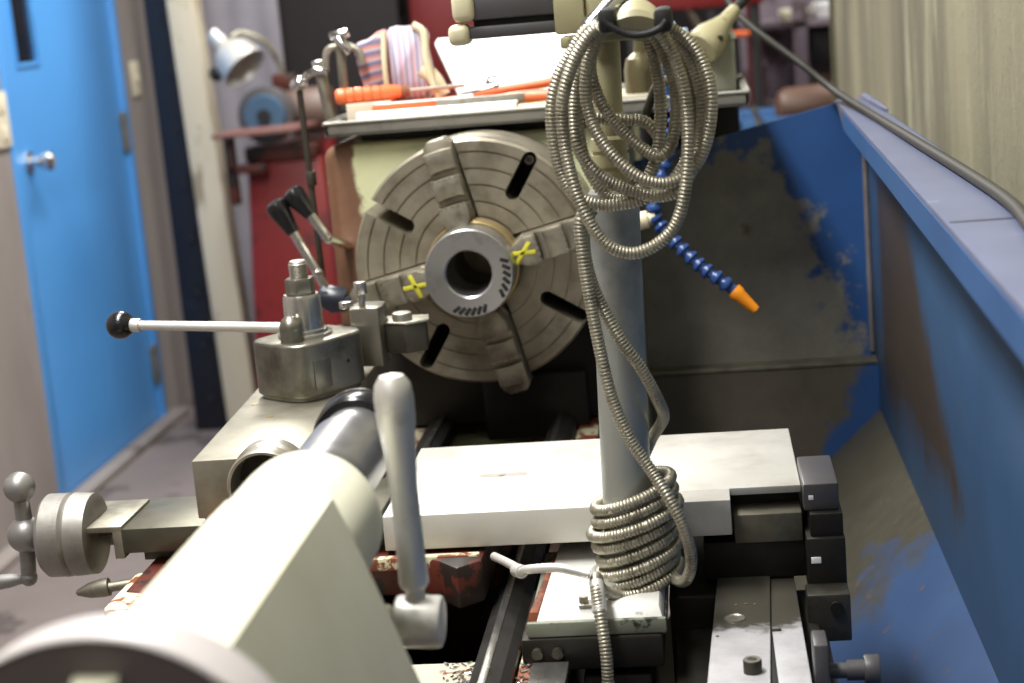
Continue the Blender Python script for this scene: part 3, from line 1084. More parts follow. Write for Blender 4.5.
pr += [(0.402, 0.0165), (0.405, 0.0128), (0.53, 0.0125), (0.53, 0)]
g.lathe(pr, (0.2015, -0.64, 0.90), (0.028, 0, 1), 32)
link('upper_tube', g, M['olive'], lamp)
# clamp head at top, jointed arm going left, chrome stay going right
g = G()
g.cyl((0.2155, -0.64, 1.395), (0.2165, -0.64, 1.44), 0.018, n=28, bev=0.004)
g.box(0.20, 0.255, -0.668, -0.612, 1.385, 1.405, 0.006)
hd = link('swivel_head', g, M['olive'], lamp)
for (z0_, z1_) in ((1.4115, 1.433), (1.396, 1.4065)):
    g = G()
    x0 = 0.100
    g.box(x0, 0.178, -0.652, -0.628, z0_, z1_, 0.0025)
    link('arm_bar', g, M['charcoal'], lamp)
g = G()
g.box(0.082, 0.1005, -0.657, -0.623, 1.3915, 1.4095, 0.006, 3)
g.box(0.087, 0.1065, -0.657, -0.623, 1.4110, 1.4360, 0.006, 3)
link('arm_end_cap', g, M['cream_cap'], lamp)
g = G(); g.box(0.104, 0.178, -0.646, -0.634, 1.404, 1.413, 0.001)
link('arm_web', g, M['black_matt'], lamp)
g = G()
g.box(0.174, 0.20, -0.655, -0.625, 1.394, 1.43, 0.003)
g.box(0.178, 0.192, -0.66, -0.62, 1.382, 1.392, 0.002)
link('arm_joint', g, M['olive'], lamp)
g = G()
g.cyl((0.203, -0.69, 1.397), (0.245, -0.665, 1.432), 0.0085, n=18, bev=0.002)
link('chrome_stay', g, M['chrome'], lamp)

# ================================================================== FLEXIBLE STEEL CONDUIT
cond = thing('flexible_conduit', (0.21, -0.68, 0.90), 'ribbed steel flexible conduit looped and wrapped around the grey pole', 'conduit')
CR = 0.0055
LOOPS = [
 [(0.2141, 1.3997), (0.2006, 1.3945), (0.1883, 1.3774), (0.1773, 1.3606), (0.1702, 1.3378), (0.1691, 1.3102), (0.173, 1.2821), (0.1848, 1.2602), (0.2094, 1.252), (0.2402, 1.2549), (0.2631, 1.2658), (0.2787, 1.2855), (0.2848, 1.3126), (0.2852, 1.3399), (0.2793, 1.3674), (0.2659, 1.3914), (0.2398, 1.3988)],
 [(0.2143, 1.3982), (0.1961, 1.3784), (0.1847, 1.3527), (0.1806, 1.3316), (0.1812, 1.3045), (0.186, 1.2742), (0.1956, 1.2461), (0.209, 1.2244), (0.2275, 1.2149), (0.2469, 1.2191), (0.2641, 1.233), (0.2743, 1.2569), (0.2804, 1.2971), (0.281, 1.3292), (0.2776, 1.3587), (0.2638, 1.3914), (0.2383, 1.3984)],
 [(0.219, 1.398), (0.2078, 1.3823), (0.2015, 1.3587), (0.2009, 1.3372), (0.2069, 1.315), (0.2216, 1.2921), (0.2422, 1.2742), (0.2636, 1.2693), (0.2833, 1.2794), (0.2954, 1.3002), (0.3014, 1.3294), (0.2999, 1.3536), (0.2894, 1.3784), (0.2693, 1.3951), (0.2433, 1.3986)],
 [(0.2184, 1.3983), (0.2032, 1.3848), (0.1933, 1.3613), (0.1885, 1.3345), (0.1891, 1.307), (0.1986, 1.287), (0.2141, 1.272), (0.2355, 1.2616), (0.2545, 1.2575), (0.2713, 1.2624), (0.2839, 1.2808), (0.2918, 1.3075), (0.2935, 1.3346), (0.2884, 1.3619), (0.2765, 1.3856), (0.2611, 1.3952), (0.2401, 1.3985)],
 [(0.217, 1.3963), (0.208, 1.3836), (0.204, 1.3675), (0.2057, 1.3523), (0.2121, 1.3338), (0.2245, 1.3135), (0.2427, 1.2954), (0.2562, 1.2883), (0.2656, 1.2965), (0.2721, 1.3209), (0.2724, 1.3457), (0.2658, 1.3721), (0.2535, 1.3921), (0.2365, 1.3976)],
 [(0.2151, 1.3967), (0.2004, 1.3727), (0.191, 1.3402), (0.1898, 1.3067), (0.1961, 1.278), (0.2087, 1.2572), (0.2226, 1.2534), (0.2403, 1.2635), (0.2524, 1.2852), (0.2582, 1.3128), (0.2594, 1.3487), (0.2539, 1.3822), (0.2479, 1.3943), (0.2334, 1.3979)],
]
LY = (-0.7, -0.735, -0.723, -0.711, -0.69, -0.679)
g = G()
for pts, y in zip(LOOPS, LY):
    P = [(x, y + 0.003 * math.sin(i * 1.3 + y * 90), z) for i, (x, z) in enumerate(pts)]
    P[0] = (P[0][0], P[0][1] - 0.003, P[0][2])
    g.tube(spline(P, 12, True), CR, 10, 0.0032)
hose = link('looped_hose', g, M['conduit'], cond, ang=60)
g = G()
sm = [(0.1950, 1.3225), (0.2181, 1.3208), (0.2315, 1.3189), (0.2449, 1.3162), (0.2542, 1.3054), (0.2568, 1.2925), (0.2489, 1.2761), (0.2377, 1.2616), (0.2215, 1.2482)]
g.tube(spline([(x, -0.669 + 0.0 * i, z) for i, (x, z) in enumerate(sm)], 12), CR, 10, 0.0032)
link('curled_strand', g, M['conduit'], cond, ang=60)
# strand hanging straight down in front of the pole
g = G()
A = [(0.1942, -0.7, 1.2534), (0.1864, -0.7, 1.2395), (0.1863, -0.7, 1.2156), (0.1888, -0.7, 1.1811), (0.195, -0.7, 1.1267), (0.2022, -0.7, 1.0839), (0.2151, -0.7, 1.0475), (0.2305, -0.7, 1.0197), (0.2446, -0.71, 0.9968), (0.2565, -0.71, 0.9673), (0.2606, -0.7, 0.9363), (0.2549, -0.69, 0.9145), (0.2450, -0.668, 0.9075), (0.2400, -0.635, 0.9120), (0.222, -0.605, 0.918)]
g.tube(spline(A, 14), CR, 10, 0.0032)
link('hanging_strand', g, M['conduit'], cond, ang=60)
g = G()
B = [(0.1966, -0.69, 1.2476), (0.1887, -0.69, 1.2328), (0.1882, -0.69, 1.2036), (0.1953, -0.69, 1.1727), (0.2122, -0.69, 1.134), (0.2274, -0.685, 1.1072), (0.2400, -0.672, 1.0743), (0.2430, -0.645, 1.0509), (0.2308, -0.612, 1.0245), (0.2178, -0.605, 1.0001), (0.1983, -0.605, 0.9858)]
g.tube(spline(B, 14), CR, 10, 0.0032)
link('hanging_strand', g, M['conduit'], cond, ang=60)
# wraps round the foot of the pole
g = G()
P = []
turns = 7.5
NN = int(turns * 24)
rng = random.Random(3)
offs = [rng.uniform(-1, 1) for _ in range(12)]
for i in range(NN + 1):
    t_ = i / 24.0
    a = pi / 2 - 2 * pi * t_
    k = int(t_)
    fr = t_ - k
    o_ = offs[k] * (1 - fr) + offs[k + 1] * fr
    z = 0.989 - 0.0122 * t_
    rr = 0.0335 + 0.0035 * o_ + (0.004 if k in (2, 5) else 0)
    P.append((0.2115 + rr * 1.08 * math.cos(a) , -0.642 + rr * math.sin(a), z + 0.0105 * math.cos(a) + 0.002 * o_))
g.tube(P, CR, 10, 0.0032)
link('pole_wrap', g, M['conduit'], cond, ang=60)
g = G()
T = [P[-1], (0.1960, -0.684, 0.8990), (0.1809, -0.70, 0.9123), (0.1770, -0.706, 0.9260), (0.1774, -0.722, 0.9200), (0.1805, -0.738, 0.9010), (0.1835, -0.747, 0.8760), (0.1838, -0.75, 0.8462), (0.1822, -0.75, 0.790)]
g.tube(spline(T, 14), CR, 10, 0.0032)
tl = link('hanging_strand', g, M['conduit'], cond, ang=60)
g = G()
g.cyl((0.1772, -0.714, 0.9255), (0.1800, -0.735, 0.9045), 0.0064, n=18, bev=0.001)
link('end_ferrule', g, M['satin'], tl)
# tie strap and hook holding the loops
g = G()
g.tube(spline([(0.2203, -0.764, 1.4053), (0.2265, -0.764, 1.4001), (0.2405, -0.764, 1.3928), (0.2536, -0.764, 1.3922), (0.2643, -0.764, 1.3955), (0.2705, -0.764, 1.4012)], 8), 0.0028, 10)
g.box(0.2166, 0.2306, -0.764, -0.668, 1.3953, 1.4143, 0.004)
g.box(0.2604, 0.2744, -0.764, -0.668, 1.3922, 1.4112, 0.004)
link('tie_strap', g, M['black_matt'], cond)
g = G()
sec = []
for i in range(13):
    q_ = i / 12
    x = 0.2309 + 0.0349 * q_
    z = 1.4045 + -0.0039 * q_ + 0.004 * math.sin(pi * q_)
    h_ = 0.0045 + 0.0085 * math.sin(pi * q_) ** 0.6
    sec.append([(x, -0.722 + 0.038 * math.cos(2 * pi * k / 16), z + h_ * math.sin(2 * pi * k / 16)) for k in range(16)])
g.loft(sec)
link('strap_pad', g, M['olive'], cond)

# small bent oil tube and hose clip on the bracket
g = G()
rod = [(0.075, -0.61, 0.9166), (0.0984, -0.66, 0.9241), (0.1078, -0.685, 0.9271), (0.1184, -0.70, 0.9340), (0.1458, -0.71, 0.9375), (0.1720, -0.715, 0.9320)]
g.tube(spline(rod, 10), 0.0042, 12)
o = link('oil_tube', g, M['satin'])
tag(o, 'thin bent pale grey tube running from under plate to the conduit end', 'tube')
g = G(); g.cyl((0.1030, -0.676, 0.9255), (0.1100, -0.69, 0.9285), 0.0062, n=18, bev=0.001)
link('tube_nut', g, M['satin'], o)
g = G()
g.box(0.160, 0.176, -0.712, -0.698, 0.9003, 0.903, 0.0008)
g.cyl((0.164, -0.705, 0.902), (0.164, -0.705, 0.909), 0.0045, n=6)
g.tube(spline([(0.172, -0.708, 0.903), (0.180, -0.712, 0.905), (0.186, -0.716, 0.912)], 6), 0.0025, 8)
tag(link('hose_clip', g, M['steel']), 'small bolted steel clip on front of the pale bracket', 'clip')

# ================================================================== TAILSTOCK
tail = thing('tailstock', (0.01, -1.22, 0.87), 'cream painted tailstock with steel quill and lock lever in foreground', 'tailstock')
tx, tz = 0.010, 1.10
def tail_section(y, w, h, flare, zb=0.955):
    # right side: crease then flared flat; left side: round to vertical
    P = []
    L = [(-0.052 - flare * 0.3, zb), (-0.053, 1.05), (-0.052, 1.085), (-0.049, 1.107), (-0.041, 1.126), (-0.028, 1.137), (-0.010, 1.1425), (0.008, 1.1430),
         (0.022, 1.1412), (0.033, 1.1380), (0.0400, 1.1355), (0.0475, 1.116), (0.0625, 1.074), (0.0840, 1.01), (0.100 + flare, zb)]
    for a, b in L:
        P.append((tx + a * w, y, 1.10 + (b - 1.10) * h))
    return P
g = G()
secs = [tail_section(-1.118, 0.97, 0.97, 0), tail_section(-1.121, 1, 1, 0),
        tail_section(-1.2, 1, 1, 0.002), tail_section(-1.35, 1, 1, 0.004), tail_section(-1.39, 0.98, 0.98, 0.004), tail_section(-1.40, 0.9, 0.9, 0.0)]
g.loft(secs)
tb = link('tailstock_body', g, M['cream_tail'], tail, ang=20)
g = G()
g.hexa([(tx - 0.075, -1.36, 0.872), (tx + 0.118, -1.36, 0.872), (tx + 0.118, -1.126, 0.872), (tx - 0.075, -1.126, 0.872)],
       [(tx - 0.054, -1.36, 0.975), (tx + 0.094, -1.36, 0.975), (tx + 0.094, -1.124, 0.975), (tx - 0.054, -1.124, 0.975)], 0.006)
link('tailstock_base', g, M['cream_tail'], tail)
# domed nose round the quill
g = G()
g.lathe([(-1.39, 0), (-1.39, 0.036), (-1.135, 0.040), (-1.119, 0.051), (-1.05, 0.051), (-1.036, 0.0503), (-1.027, 0.0475), (-1.022, 0.043), (-1.020, 0.036), (-1.020, 0)], (tx + 0.002, 0, 1.0935), (0, 1, 0), 64)
link('barrel_nose', g, M['cream_tail'], tb)
# front boss carrying the lock lever
g = G()
g.cyl((0.028, -1.022, 1.03), (0.028, -1.13, 1.03), 0.020, n=28, bev=0.004)
g.cyl((0.022, -1.018, 1.012), (0.058, -1.018, 1.012), 0.013, n=24, bev=0.003)
link('lever_boss', g, M['cream_tail'], tb)
# quill
g = G()
g.lathe([(-1.03, 0), (-1.03, 0.0315), (-0.892, 0.0315), (-0.889, 0.0300), (-0.889, 0.0285), (-0.842, 0.0285), (-0.840, 0.0265), (-0.840, 0.012), (-0.87, 0.010), (-0.87, 0)], (tx, 0, tz), (0, 1, 0), 56)
q = link('quill', g, M['ground'], tail, ang=20)
g = G()
g.lathe([(-0.856, 0.0275), (-0.856, 0.034), (-0.852, 0.036), (-0.832, 0.0365), (-0.829, 0.0355), (-0.829, 0.0325), (-0.85, 0.030), (-0.852, 0.0275), (-0.856, 0.0275)], (tx, 0, tz), (0, 1, 0), 48)
link('black_collar', g, M['black'], q)
g = G()
g.lathe([(-0.8335, 0.0355), (-0.8335, 0.0372), (-0.829, 0.0372), (-0.829, 0.0355), (-0.8335, 0.0355)], (tx, 0, tz), (0, 1, 0), 48)
link('collar_rim', g, M['chrome'], q)
# lock lever
g = G()
g.cyl((0.0585, -1.010, 1.010), (0.0925, -1.010, 1.008), 0.0185, n=36, bev=0.0035)
lv = link('lock_lever', g, M['satin'], tail)
g = G()
g.lathe([(0.0, 0), (0.0, 0.0072), (0.010, 0.0066), (0.013, 0.0095), (0.016, 0.0105), (0.055, 0.0098), (0.085, 0.0098), (0.115, 0.0115), (0.135, 0.0135), (0.148, 0.0138), (0.157, 0.0125), (0.163, 0.0085), (0.165, 0)],
        (0.0745, -1.010, 1.022), (-0.015, 0.03, 1), 32)
link('lever_arm', g, M['satin'], lv)
# handwheel
HC = (0.024, 0, tz)
g = G()
NW = 72
g.lathe([(-1.440, 0.066), (-1.440, 0.080), (-1.443, 0.085), (-1.450, 0.0868), (-1.474, 0.0885), (-1.478, 0.0883), (-1.479, 0.0870), (-1.477, 0.0860), (-1.470, 0.085), (-1.470, 0.062), (-1.444, 0.062), (-1.440, 0.066)], HC, (0, 1, 0), NW)
hw = link('handwheel', g, M['cream_rim'], tail)
g = G()
g.lathe([(-1.452, 0.02), (-1.452, 0.0845), (-1.4765, 0.0858), (-1.472, 0.02)], HC, (0, 1, 0), NW)
link('wheel_web', g, paint('grey_cast_web', (112, 104, 104), 0.5), hw)
g = G()
g.lathe([(-1.47, 0.0), (-1.49, 0.0), (-1.492, 0.016), (-1.486, 0.024), (-1.462, 0.026), (-1.40, 0.03), (-1.395, 0.0)], HC, (0, 1, 0), 40)
link('hub', g, M['cream_tail'], hw)
for k in range(3):
    a = pi / 2 - 0.05 + k * 2 * pi / 3
    d = Vector((math.cos(a), 0, math.sin(a)))
    g = G()
    c = Vector((HC[0], -1.472, tz))
    g.tube([c + d * 0.015 + Vector((0, -0.006, 0)), c + d * 0.05 + Vector((0, -0.004, 0)), c + d * 0.070 + Vector((0, -0.006, 0))], 0.0125, 14, r_end=0.010)
    link('spoke', g, M['cream_tail'], hw)
g = G()
g.lathe([(0, 0), (0, 0.006), (-0.02, 0.006), (-0.022, 0.009), (-0.04, 0.0125), (-0.07, 0.0115), (-0.08, 0.006), (-0.082, 0)], (HC[0] - 0.04, -1.478, tz - 0.08), (0, 1, 0), 24)
link('wheel_handle', g, M['black'], hw)
# left edge worn strip
g = G()
g.prism([(-1.125, 1.100), (-1.37, 1.100), (-1.37, 1.090), (-1.13, 1.092)], tx - 0.0530, tx - 0.0495, 'yz', 0.0006)
link('worn_edge', g, M['rust'], tb)

# swarf and pale cross rib in the bed
g = G()
g.box(-0.066, 0.066, -0.92, -0.665, 0.81, 0.836, 0.004)
tag(link('bed_chip_plate', g, M['flake']), 'pale peeling plate lying between the bed ways beside tailstock', 'plate')
g = G()
rs = random.Random(11)
for i in range(220):
    x = rs.uniform(0.106, 0.122) if i % 2 else rs.uniform(0.03, 0.064)
    y = rs.uniform(-0.85, -0.62) if i % 2 else rs.uniform(-0.78, -0.67)
    z = 0.8555 if i % 2 else 0.8362
    a = rs.uniform(0, pi)
    Mx = Matrix.Translation((x, y, z + 0.0006)) @ Matrix.Rotation(a, 4, 'Z') @ Matrix.Rotation(rs.uniform(-0.5, 0.5), 4, 'X')
    L = rs.uniform(0.0012, 0.0035)
    g.box(-L, L, -0.0008, 0.0008, -0.0005, 0.0006, 0, M=Mx)
o = link('metal_swarf', g, M['polished'])
tag(o, 'scattered bright metal chips along the bed edge by the rail', 'swarf')
o['kind'] = 'stuff'
g = G()
g.hexa([(0.118, -0.93, 0.852), (0.150, -0.93, 0.852), (0.150, -0.735, 0.852), (0.118, -0.735, 0.852)],
       [(0.118, -0.93, 0.861), (0.150, -0.93, 0.861), (0.150, -0.735, 0.861), (0.118, -0.735, 0.861)], 0.001)
tag(link('steel_strip', g, M['polished']), 'shiny flat steel strip below front of pale bracket', 'strip')
g = G()
g.prism([(0.203, 0.80), (0.222, 0.80), (0.222, 0.838), (0.216, 0.842), (0.216, 0.846), (0.206, 0.846), (0.203, 0.838)], -0.78, -0.77, 'xz', 0.001)
tag(link('tin_tag', g, M['pink']), 'pinkish grey notched metal tag in the dark below the pole bracket', 'tag')

# ================================================================== TOOL POST
PY = math.radians(55)
PC = Vector((-0.153, -0.322, 1.0205))
post = thing('tool_post', PC, 'square steel quick-change tool post with black ball handle on compound slide', 'tool post')
PM = Matrix.Translation(PC) @ Matrix.Rotation(PY, 4, 'Z')
g = G()
g.prism(rrect(0.106, 0.090, 0.026, 7, 0, -0.002), 0.004, 0.063, 'xy', 0.003, 3, PM, 50)
g.prism(rrect(0.098, 0.082, 0.024, 7, 0, -0.002), 0.0, 0.005, 'xy', 0.0, M=PM)
pbdy = link('post_body', g, M['post'], post, ang=40)
g = G()
g.lathe([(0.0, 0), (0.0, 0.030), (0.003, 0.030), (0.004, 0.026), (0.007, 0.0255), (0.008, 0.0215), (0.042, 0.0205), (0.046, 0.019), (0.046, 0)], PC + Vector((0, 0, 0.063)), (0, 0, 1), 44)
link('centre_sleeve', g, M['polished'], post)
g = G()
g.prism([(0.0172 * math.cos(i * pi / 3 + 0.5), 0.0172 * math.sin(i * pi / 3 + 0.5)) for i in range(6)], 0.109, 0.127, 'xy', 0.0018, 2, Matrix.Translation(PC), 40)
nut = link('hex_nut', g, M['post'], post)
g = G()
pr = [(0.125, 0)]
for i in range(9):
    z = 0.127 + i * 0.0019
    pr += [(z, 0.0105), (z + 0.00095, 0.0092)]
pr += [(0.1445, 0.0095), (0.146, 0.008), (0.146, 0)]
g.lathe(pr, PC, (0, 0, 1), 28)
link('threaded_stud', g, M['steel'], nut)
# handle
hb = Vector((-0.160, -0.355, 1.0985))
tipc = Vector((-0.358, -0.330, 1.109))
d = (tipc - hb).normalized()
g = G()
g.ball(hb, 0.0128, k=1.05)
g.cyl(hb + Vector((0, 0, -0.0165)), hb + Vector((0, 0, 0.004)), 0.0125, n=28, bev=0.002)
hl = link('clamp_handle', g, M['post'], post)
g = G()
g.cyl(hb, hb + d * 0.055, 0.0058, 0.0055, 18)
g.cyl(hb + d * 0.05, tipc, 0.0056, 0.0050, 18)
g.cyl(tipc - d * 0.024, tipc - d * 0.012, 0.0075, n=18, bev=0.001)
link('handle_rod', g, M['satin'], hl)
g = G(); g.ball(tipc, 0.0158)
link('ball_knob', g, M['black'], hl)
# inset panel line and pin on faces
g = G()
g.box(-0.034, -0.010, -0.0476, -0.0462, 0.012, 0.044, 0.0005, M=PM)
link('dovetail_gib', g, M['post'], pbdy)
g = G(); g.cyl((0.016, -0.0476, 0.034), (0.016, -0.0462, 0.034), 0.0022, n=12, M=PM)
link('set_screw', g, M['black_matt'], pbdy)

# tool holder on the chuck side of the post
th = thing('tool_holder', (-0.085, -0.255, 1.03), 'upright steel tool holder block with knurled stud beside the tool post', 'tool holder')
HM = Matrix.Translation((-0.094, -0.268, 0)) @ Matrix.Rotation(math.radians(-8), 4, 'Z')
g = G()
g.prism([(-0.016, -0.012), (0.018, -0.012), (0.020, 0.0), (0.014, 0.030), (-0.02, 0.034), (-0.022, 0.01)], 1.034, 1.101, 'xy', 0.002, 2, HM)
link('holder_body', g, M['post'], th)
g = G()
g.cyl((-0.004, 0.0, 1.10), (-0.004, 0.0, 1.112), 0.0038, n=14, M=HM)
g.cyl((-0.004, 0.0, 1.108), (-0.004, 0.0, 1.1155), 0.0048, n=14, M=HM)
g.cyl((-0.004, 0.0, 1.1155), (-0.004, 0.0, 1.1295), 0.0075, n=24, bev=0.001, M=HM)
link('height_stud', g, M['polished'], th)
g = G()
g.cyl((-0.026, 0.008, 1.098), (-0.026, 0.008, 1.106), 0.008, n=20, bev=0.001, M=HM)
link('clamp_screw', g, M['polished'], th)

tool = thing('cutting_tool', (-0.04, -0.25, 1.05), 'dark grey square cutting tool clamped beside chuck jaw', 'cutting tool')
TM = Matrix.Translation((-0.058, -0.262, -0.007)) @ Matrix.Rotation(math.radians(-6), 4, 'Z')
g = G()
g.prism([(-0.022, -0.006), (0.010, -0.016), (0.030, 0.0), (0.024, 0.03), (-0.022, 0.03)], 1.053, 1.086, 'xy', 0.0012, 2, TM)
link('shank', g, M['dark_steel'], tool)
g = G()
g.prism([(-0.023, -0.007), (0.010, -0.017), (0.034, 0.0), (0.026, 0.03), (-0.023, 0.03)], 1.086, 1.0885, 'xy', 0.0006, 2, TM)
link('top_plate', g, M['steel'], tool)
g = G()
g.cyl((0.002, 0.004, 1.088), (0.002, 0.004, 1.097), 0.0115, n=28, bev=0.002, M=TM)
link('clamp_button', g, M['steel'], tool)

# ================================================================== COOLANT HOSE
ch = thing('coolant_hose', (0.22, -0.05, 1.10), 'blue segmented coolant hose with orange nozzle hanging by guard', 'hose')
def beads(pts, n, r):
    P = resample([Vector(p) for p in spline(pts, 12)], 0.001)
    out = []
    for i in range(n):
        s = int((i + 0.5) / n * (len(P) - 1))
        a = P[max(0, s - 2)]; b = P[min(len(P) - 1, s + 2)]
        out.append((P[s], (b - a).normalized()))
    return out
segs = beads([(0.2660, -0.05, 1.290), (0.2637, -0.05, 1.268), (0.2544, -0.05, 1.2361), (0.2396, -0.05, 1.1946), (0.2315, -0.05, 1.1646), (0.2295, -0.05, 1.1516), (0.2358, -0.05, 1.1384), (0.254, -0.06, 1.1164), (0.2791, -0.07, 1.0904), (0.3043, -0.08, 1.0708), (0.3195, -0.08, 1.0575)], 21, 0.008)
for p, dd in segs:
    g = G()
    g.lathe([(-0.0085, 0), (-0.0085, 0.0088), (-0.0065, 0.0098), (-0.0035, 0.0098), (-0.002, 0.0068), (0.002, 0.0058), (0.006, 0.0072), (0.0085, 0.0062), (0.0085, 0)], p, dd, 20)
    link('hose_segment', g, M['blue_seg'], ch)
g = G()
nz0, nz1 = Vector((0.3195, -0.08, 1.0575)), Vector((0.3452, -0.085, 1.0321))
Ln = (nz1 - nz0).length
g.lathe([(0, 0), (0, 0.0095), (0.006, 0.0100), (0.010, 0.0085), (Ln - 0.002, 0.0058), (Ln, 0.0052), (Ln, 0.003), (Ln - 0.004, 0)], nz0, nz1 - nz0, 24)
link('nozzle', g, M['nozzle'], ch)
g = G()
g.cyl((0.205, -0.05, 1.145), (0.222, -0.05, 1.147), 0.011, n=20, bev=0.002)
g.cyl((0.222, -0.05, 1.147), (0.231, -0.05, 1.150), 0.0075, n=16)
vb = link('valve', g, M['cream_cap'], ch)
g = G()
g.cyl((0.16, -0.045, 1.143), (0.206, -0.05, 1.145), 0.006, n=16)
link('supply_pipe', g, M['dark_steel'], ch)
g = G()
g.tube(spline([(0.2660, -0.05, 1.290), (0.262, -0.02, 1.31), (0.24, 0.05, 1.30), (0.22, 0.15, 1.255)], 8), 0.006, 12)
link('upper_pipe', g, M['dark_steel'], ch)

# ================================================================== TRAY ON THE HEADSTOCK + THINGS ON IT
g = G()
TX0, TX1, TY0, TY1 = -0.208, 0.357, 0.13, 0.48
tray = thing('tool_tray', (0.08, 0.3, 1.25), 'shallow grey steel tool tray lying on top of headstock', 'tray')
g.box(TX0, TX1, TY0, TY1, 1.262, 1.266, 0.001)
g.box(TX0, TX1, TY0, TY0 + 0.006, 1.262, 1.2795, 0.0015)
g.box(TX0, TX1, TY1 - 0.006, TY1, 1.262, 1.2795, 0.0015)
g.box(TX0, TX0 + 0.006, TY0, TY1, 1.262, 1.2795, 0.0015)
g.box(TX1 - 0.006, TX1, TY0, TY1, 1.262, 1.2795, 0.0015)
tpan = link('tray_pan', g, M['tray'], tray)
g = G()
for (a, b) in (((TX0, TY0), (TX1, TY0)), ((TX1, TY0), (TX1, TY1)), ((TX1, TY1), (TX0, TY1)), ((TX0, TY1), (TX0, TY0))):
    g.cyl((*a, 1.2795), (*b, 1.2795), 0.003, n=12)
link('rolled_rim', g, M['tray'], tpan)
for y in (0.18, 0.40):
    g = G(); g.box(-0.17, 0.20, y, y + 0.03, 1.25, 1.262, 0.002)
    link('runner', g, M['black_matt'], tray)
FL = 1.266

# loose papers and book in the tray
def sheet(name, x0, x1, y0, y1, z, th, rot, mat, label, cat, group=None, bev=0.0006):
    g = G()
    cx_, cy_ = (x0 + x1) / 2, (y0 + y1) / 2
    Mx = Matrix.Translation((cx_, cy_, z)) @ Matrix.Rotation(rot, 4, 'Z')
    g.box(-(x1 - x0) / 2, (x1 - x0) / 2, -(y1 - y0) / 2, (y1 - y0) / 2, 0, th, bev, M=Mx)
    return tag(link(name, g, mat), label, cat, group)
sheet('white_carton', -0.165, 0.052, 0.140, 0.165, FL, 0.024, 0.0, M['white'], 'long flat white carton along front rim of the tool tray', 'carton')
sheet('wooden_block', -0.185, 0.255, 0.27, 0.43, FL, 0.012, 0.0, M['wood'], 'flat pale board lying on the floor of the tool tray', 'board')
o = sheet('printed_leaflet', -0.155, -0.03, 0.19, 0.26, FL, 0.030, 0.12, M['orange'], 'flat orange and white printed packet behind the long white carton', 'packet')
g = G(); g.box(-0.150, -0.035, 0.192, 0.215, FL + 0.0301, FL + 0.031, 0.0002)
link('white_band', g, M['white'], o)
g = G()
g.cyl((0.052, 0.152, FL + 0.0115), (0.10, 0.150, FL + 0.0125), 0.008, 0.0085, 16)
o = thing('hand_file', (0.09, 0.152, FL), 'file with brown wooden handle at right end of the long white carton', 'file')
link('grip', g, M['brass'], o)
g = G()
g.cyl((0.10, 0.150, FL + 0.0125), (0.14, 0.149, FL + 0.013), 0.004, n=12)
link('tang', g, M['steel'], o)
# steel rule
sheet('steel_rule', -0.06, 0.06, 0.172, 0.184, FL + 0.020, 0.012, 0.02, M['steel'], 'narrow bright steel rule lying behind the white carton', 'rule')
# big white folder leaning
g = G()
LM = Matrix.Translation((0.03, 0.33, FL + 0.013)) @ Matrix.Rotation(math.radians(-46), 4, 'X')
g.prism([(-0.075, 0.0), (0.095, 0.004), (0.112, 0.112), (0.104, 0.136), (-0.118, 0.136), (-0.122, 0.126)], 0.0, 0.012, 'xz', 0.001, 2, LM)
o = link('white_folder', g, M['white'])
tag(o, 'large white paper folder leaning up in the tool tray', 'folder')
g = G()
g.prism([(-0.074, -0.0005), (0.094, 0.0035), (0.094, 0.0055), (-0.074, 0.0015)], -0.001, 0.013, 'xz', 0.0004, 2, LM)
link('folder_spine', g, M['white'], o)
g = G()
g.cyl((0.02, 0.285, FL + 0.032), (0.115, 0.285, FL + 0.042), 0.0085, n=16, bev=0.002)
tag(link('rolled_paper', g, paint('grey_white_paper', (214, 208, 208), 0.7)), 'grey-white rolled paper lying against foot of the white folder', 'roll')
# striped work glove
glove = thing('work_glove', (-0.13, 0.30, FL), 'striped cloth work glove with cream edge propped up in the tool tray', 'glove')
def pillow(P, y0, y1, n=5, k=0.88):
    cx_ = sum(a for a, b in P) / len(P); cz_ = sum(b for a, b in P) / len(P)
    secs = []
    for i in range(n + 1):
        s = i / n
        f = k + (1 - k) * math.sin(pi * s) ** 0.5 if 0 < s < 1 else k * 0.96
        secs.append([(cx_ + (a - cx_) * f, y0 + (y1 - y0) * s, cz_ + (b - cz_) * f) for a, b in P])
    return secs
g = G()
P = [(x, 0, z) for x, z in [(-0.1385, FL + 0.04), (-0.090, FL + 0.024), (-0.080, FL + 0.06), (-0.084, FL + 0.10), (-0.082, FL + 0.118), (-0.092, FL + 0.131), (-0.110, FL + 0.131), (-0.1385, FL + 0.124)]]
P = [(a, c) for a, b, c in spline(P, 4, True)]
g.loft(pillow(P, 0.262, 0.325))
link('glove_palm', g, M['stripe'], glove, ang=70)
g = G()
P = [(x, 0, z) for x, z in [(-0.1385, FL + 0.028), (-0.1385, FL + 0.124), (-0.165, FL + 0.118), (-0.182, FL + 0.112), (-0.184, FL + 0.09), (-0.168, FL + 0.03)]]
P = [(a, c) for a, b, c in spline(P, 4, True)]
g.loft(pillow(P, 0.258, 0.325))
link('glove_cuff', g, M['cuff'], glove, ang=70)
g = G()
g.tube(spline([(-0.139, 0.255, FL + 0.03), (-0.140, 0.252, FL + 0.08), (-0.138, 0.258, FL + 0.127)], 8), 0.004, 10)
g.tube(spline([(-0.096, 0.262, FL + 0.133), (-0.082, 0.258, FL + 0.12), (-0.081, 0.255, FL + 0.085), (-0.076, 0.255, FL + 0.055), (-0.068, 0.255, FL + 0.03)], 8), 0.0055, 10)
link('seam_edge', g, M['cream_cap'], glove)
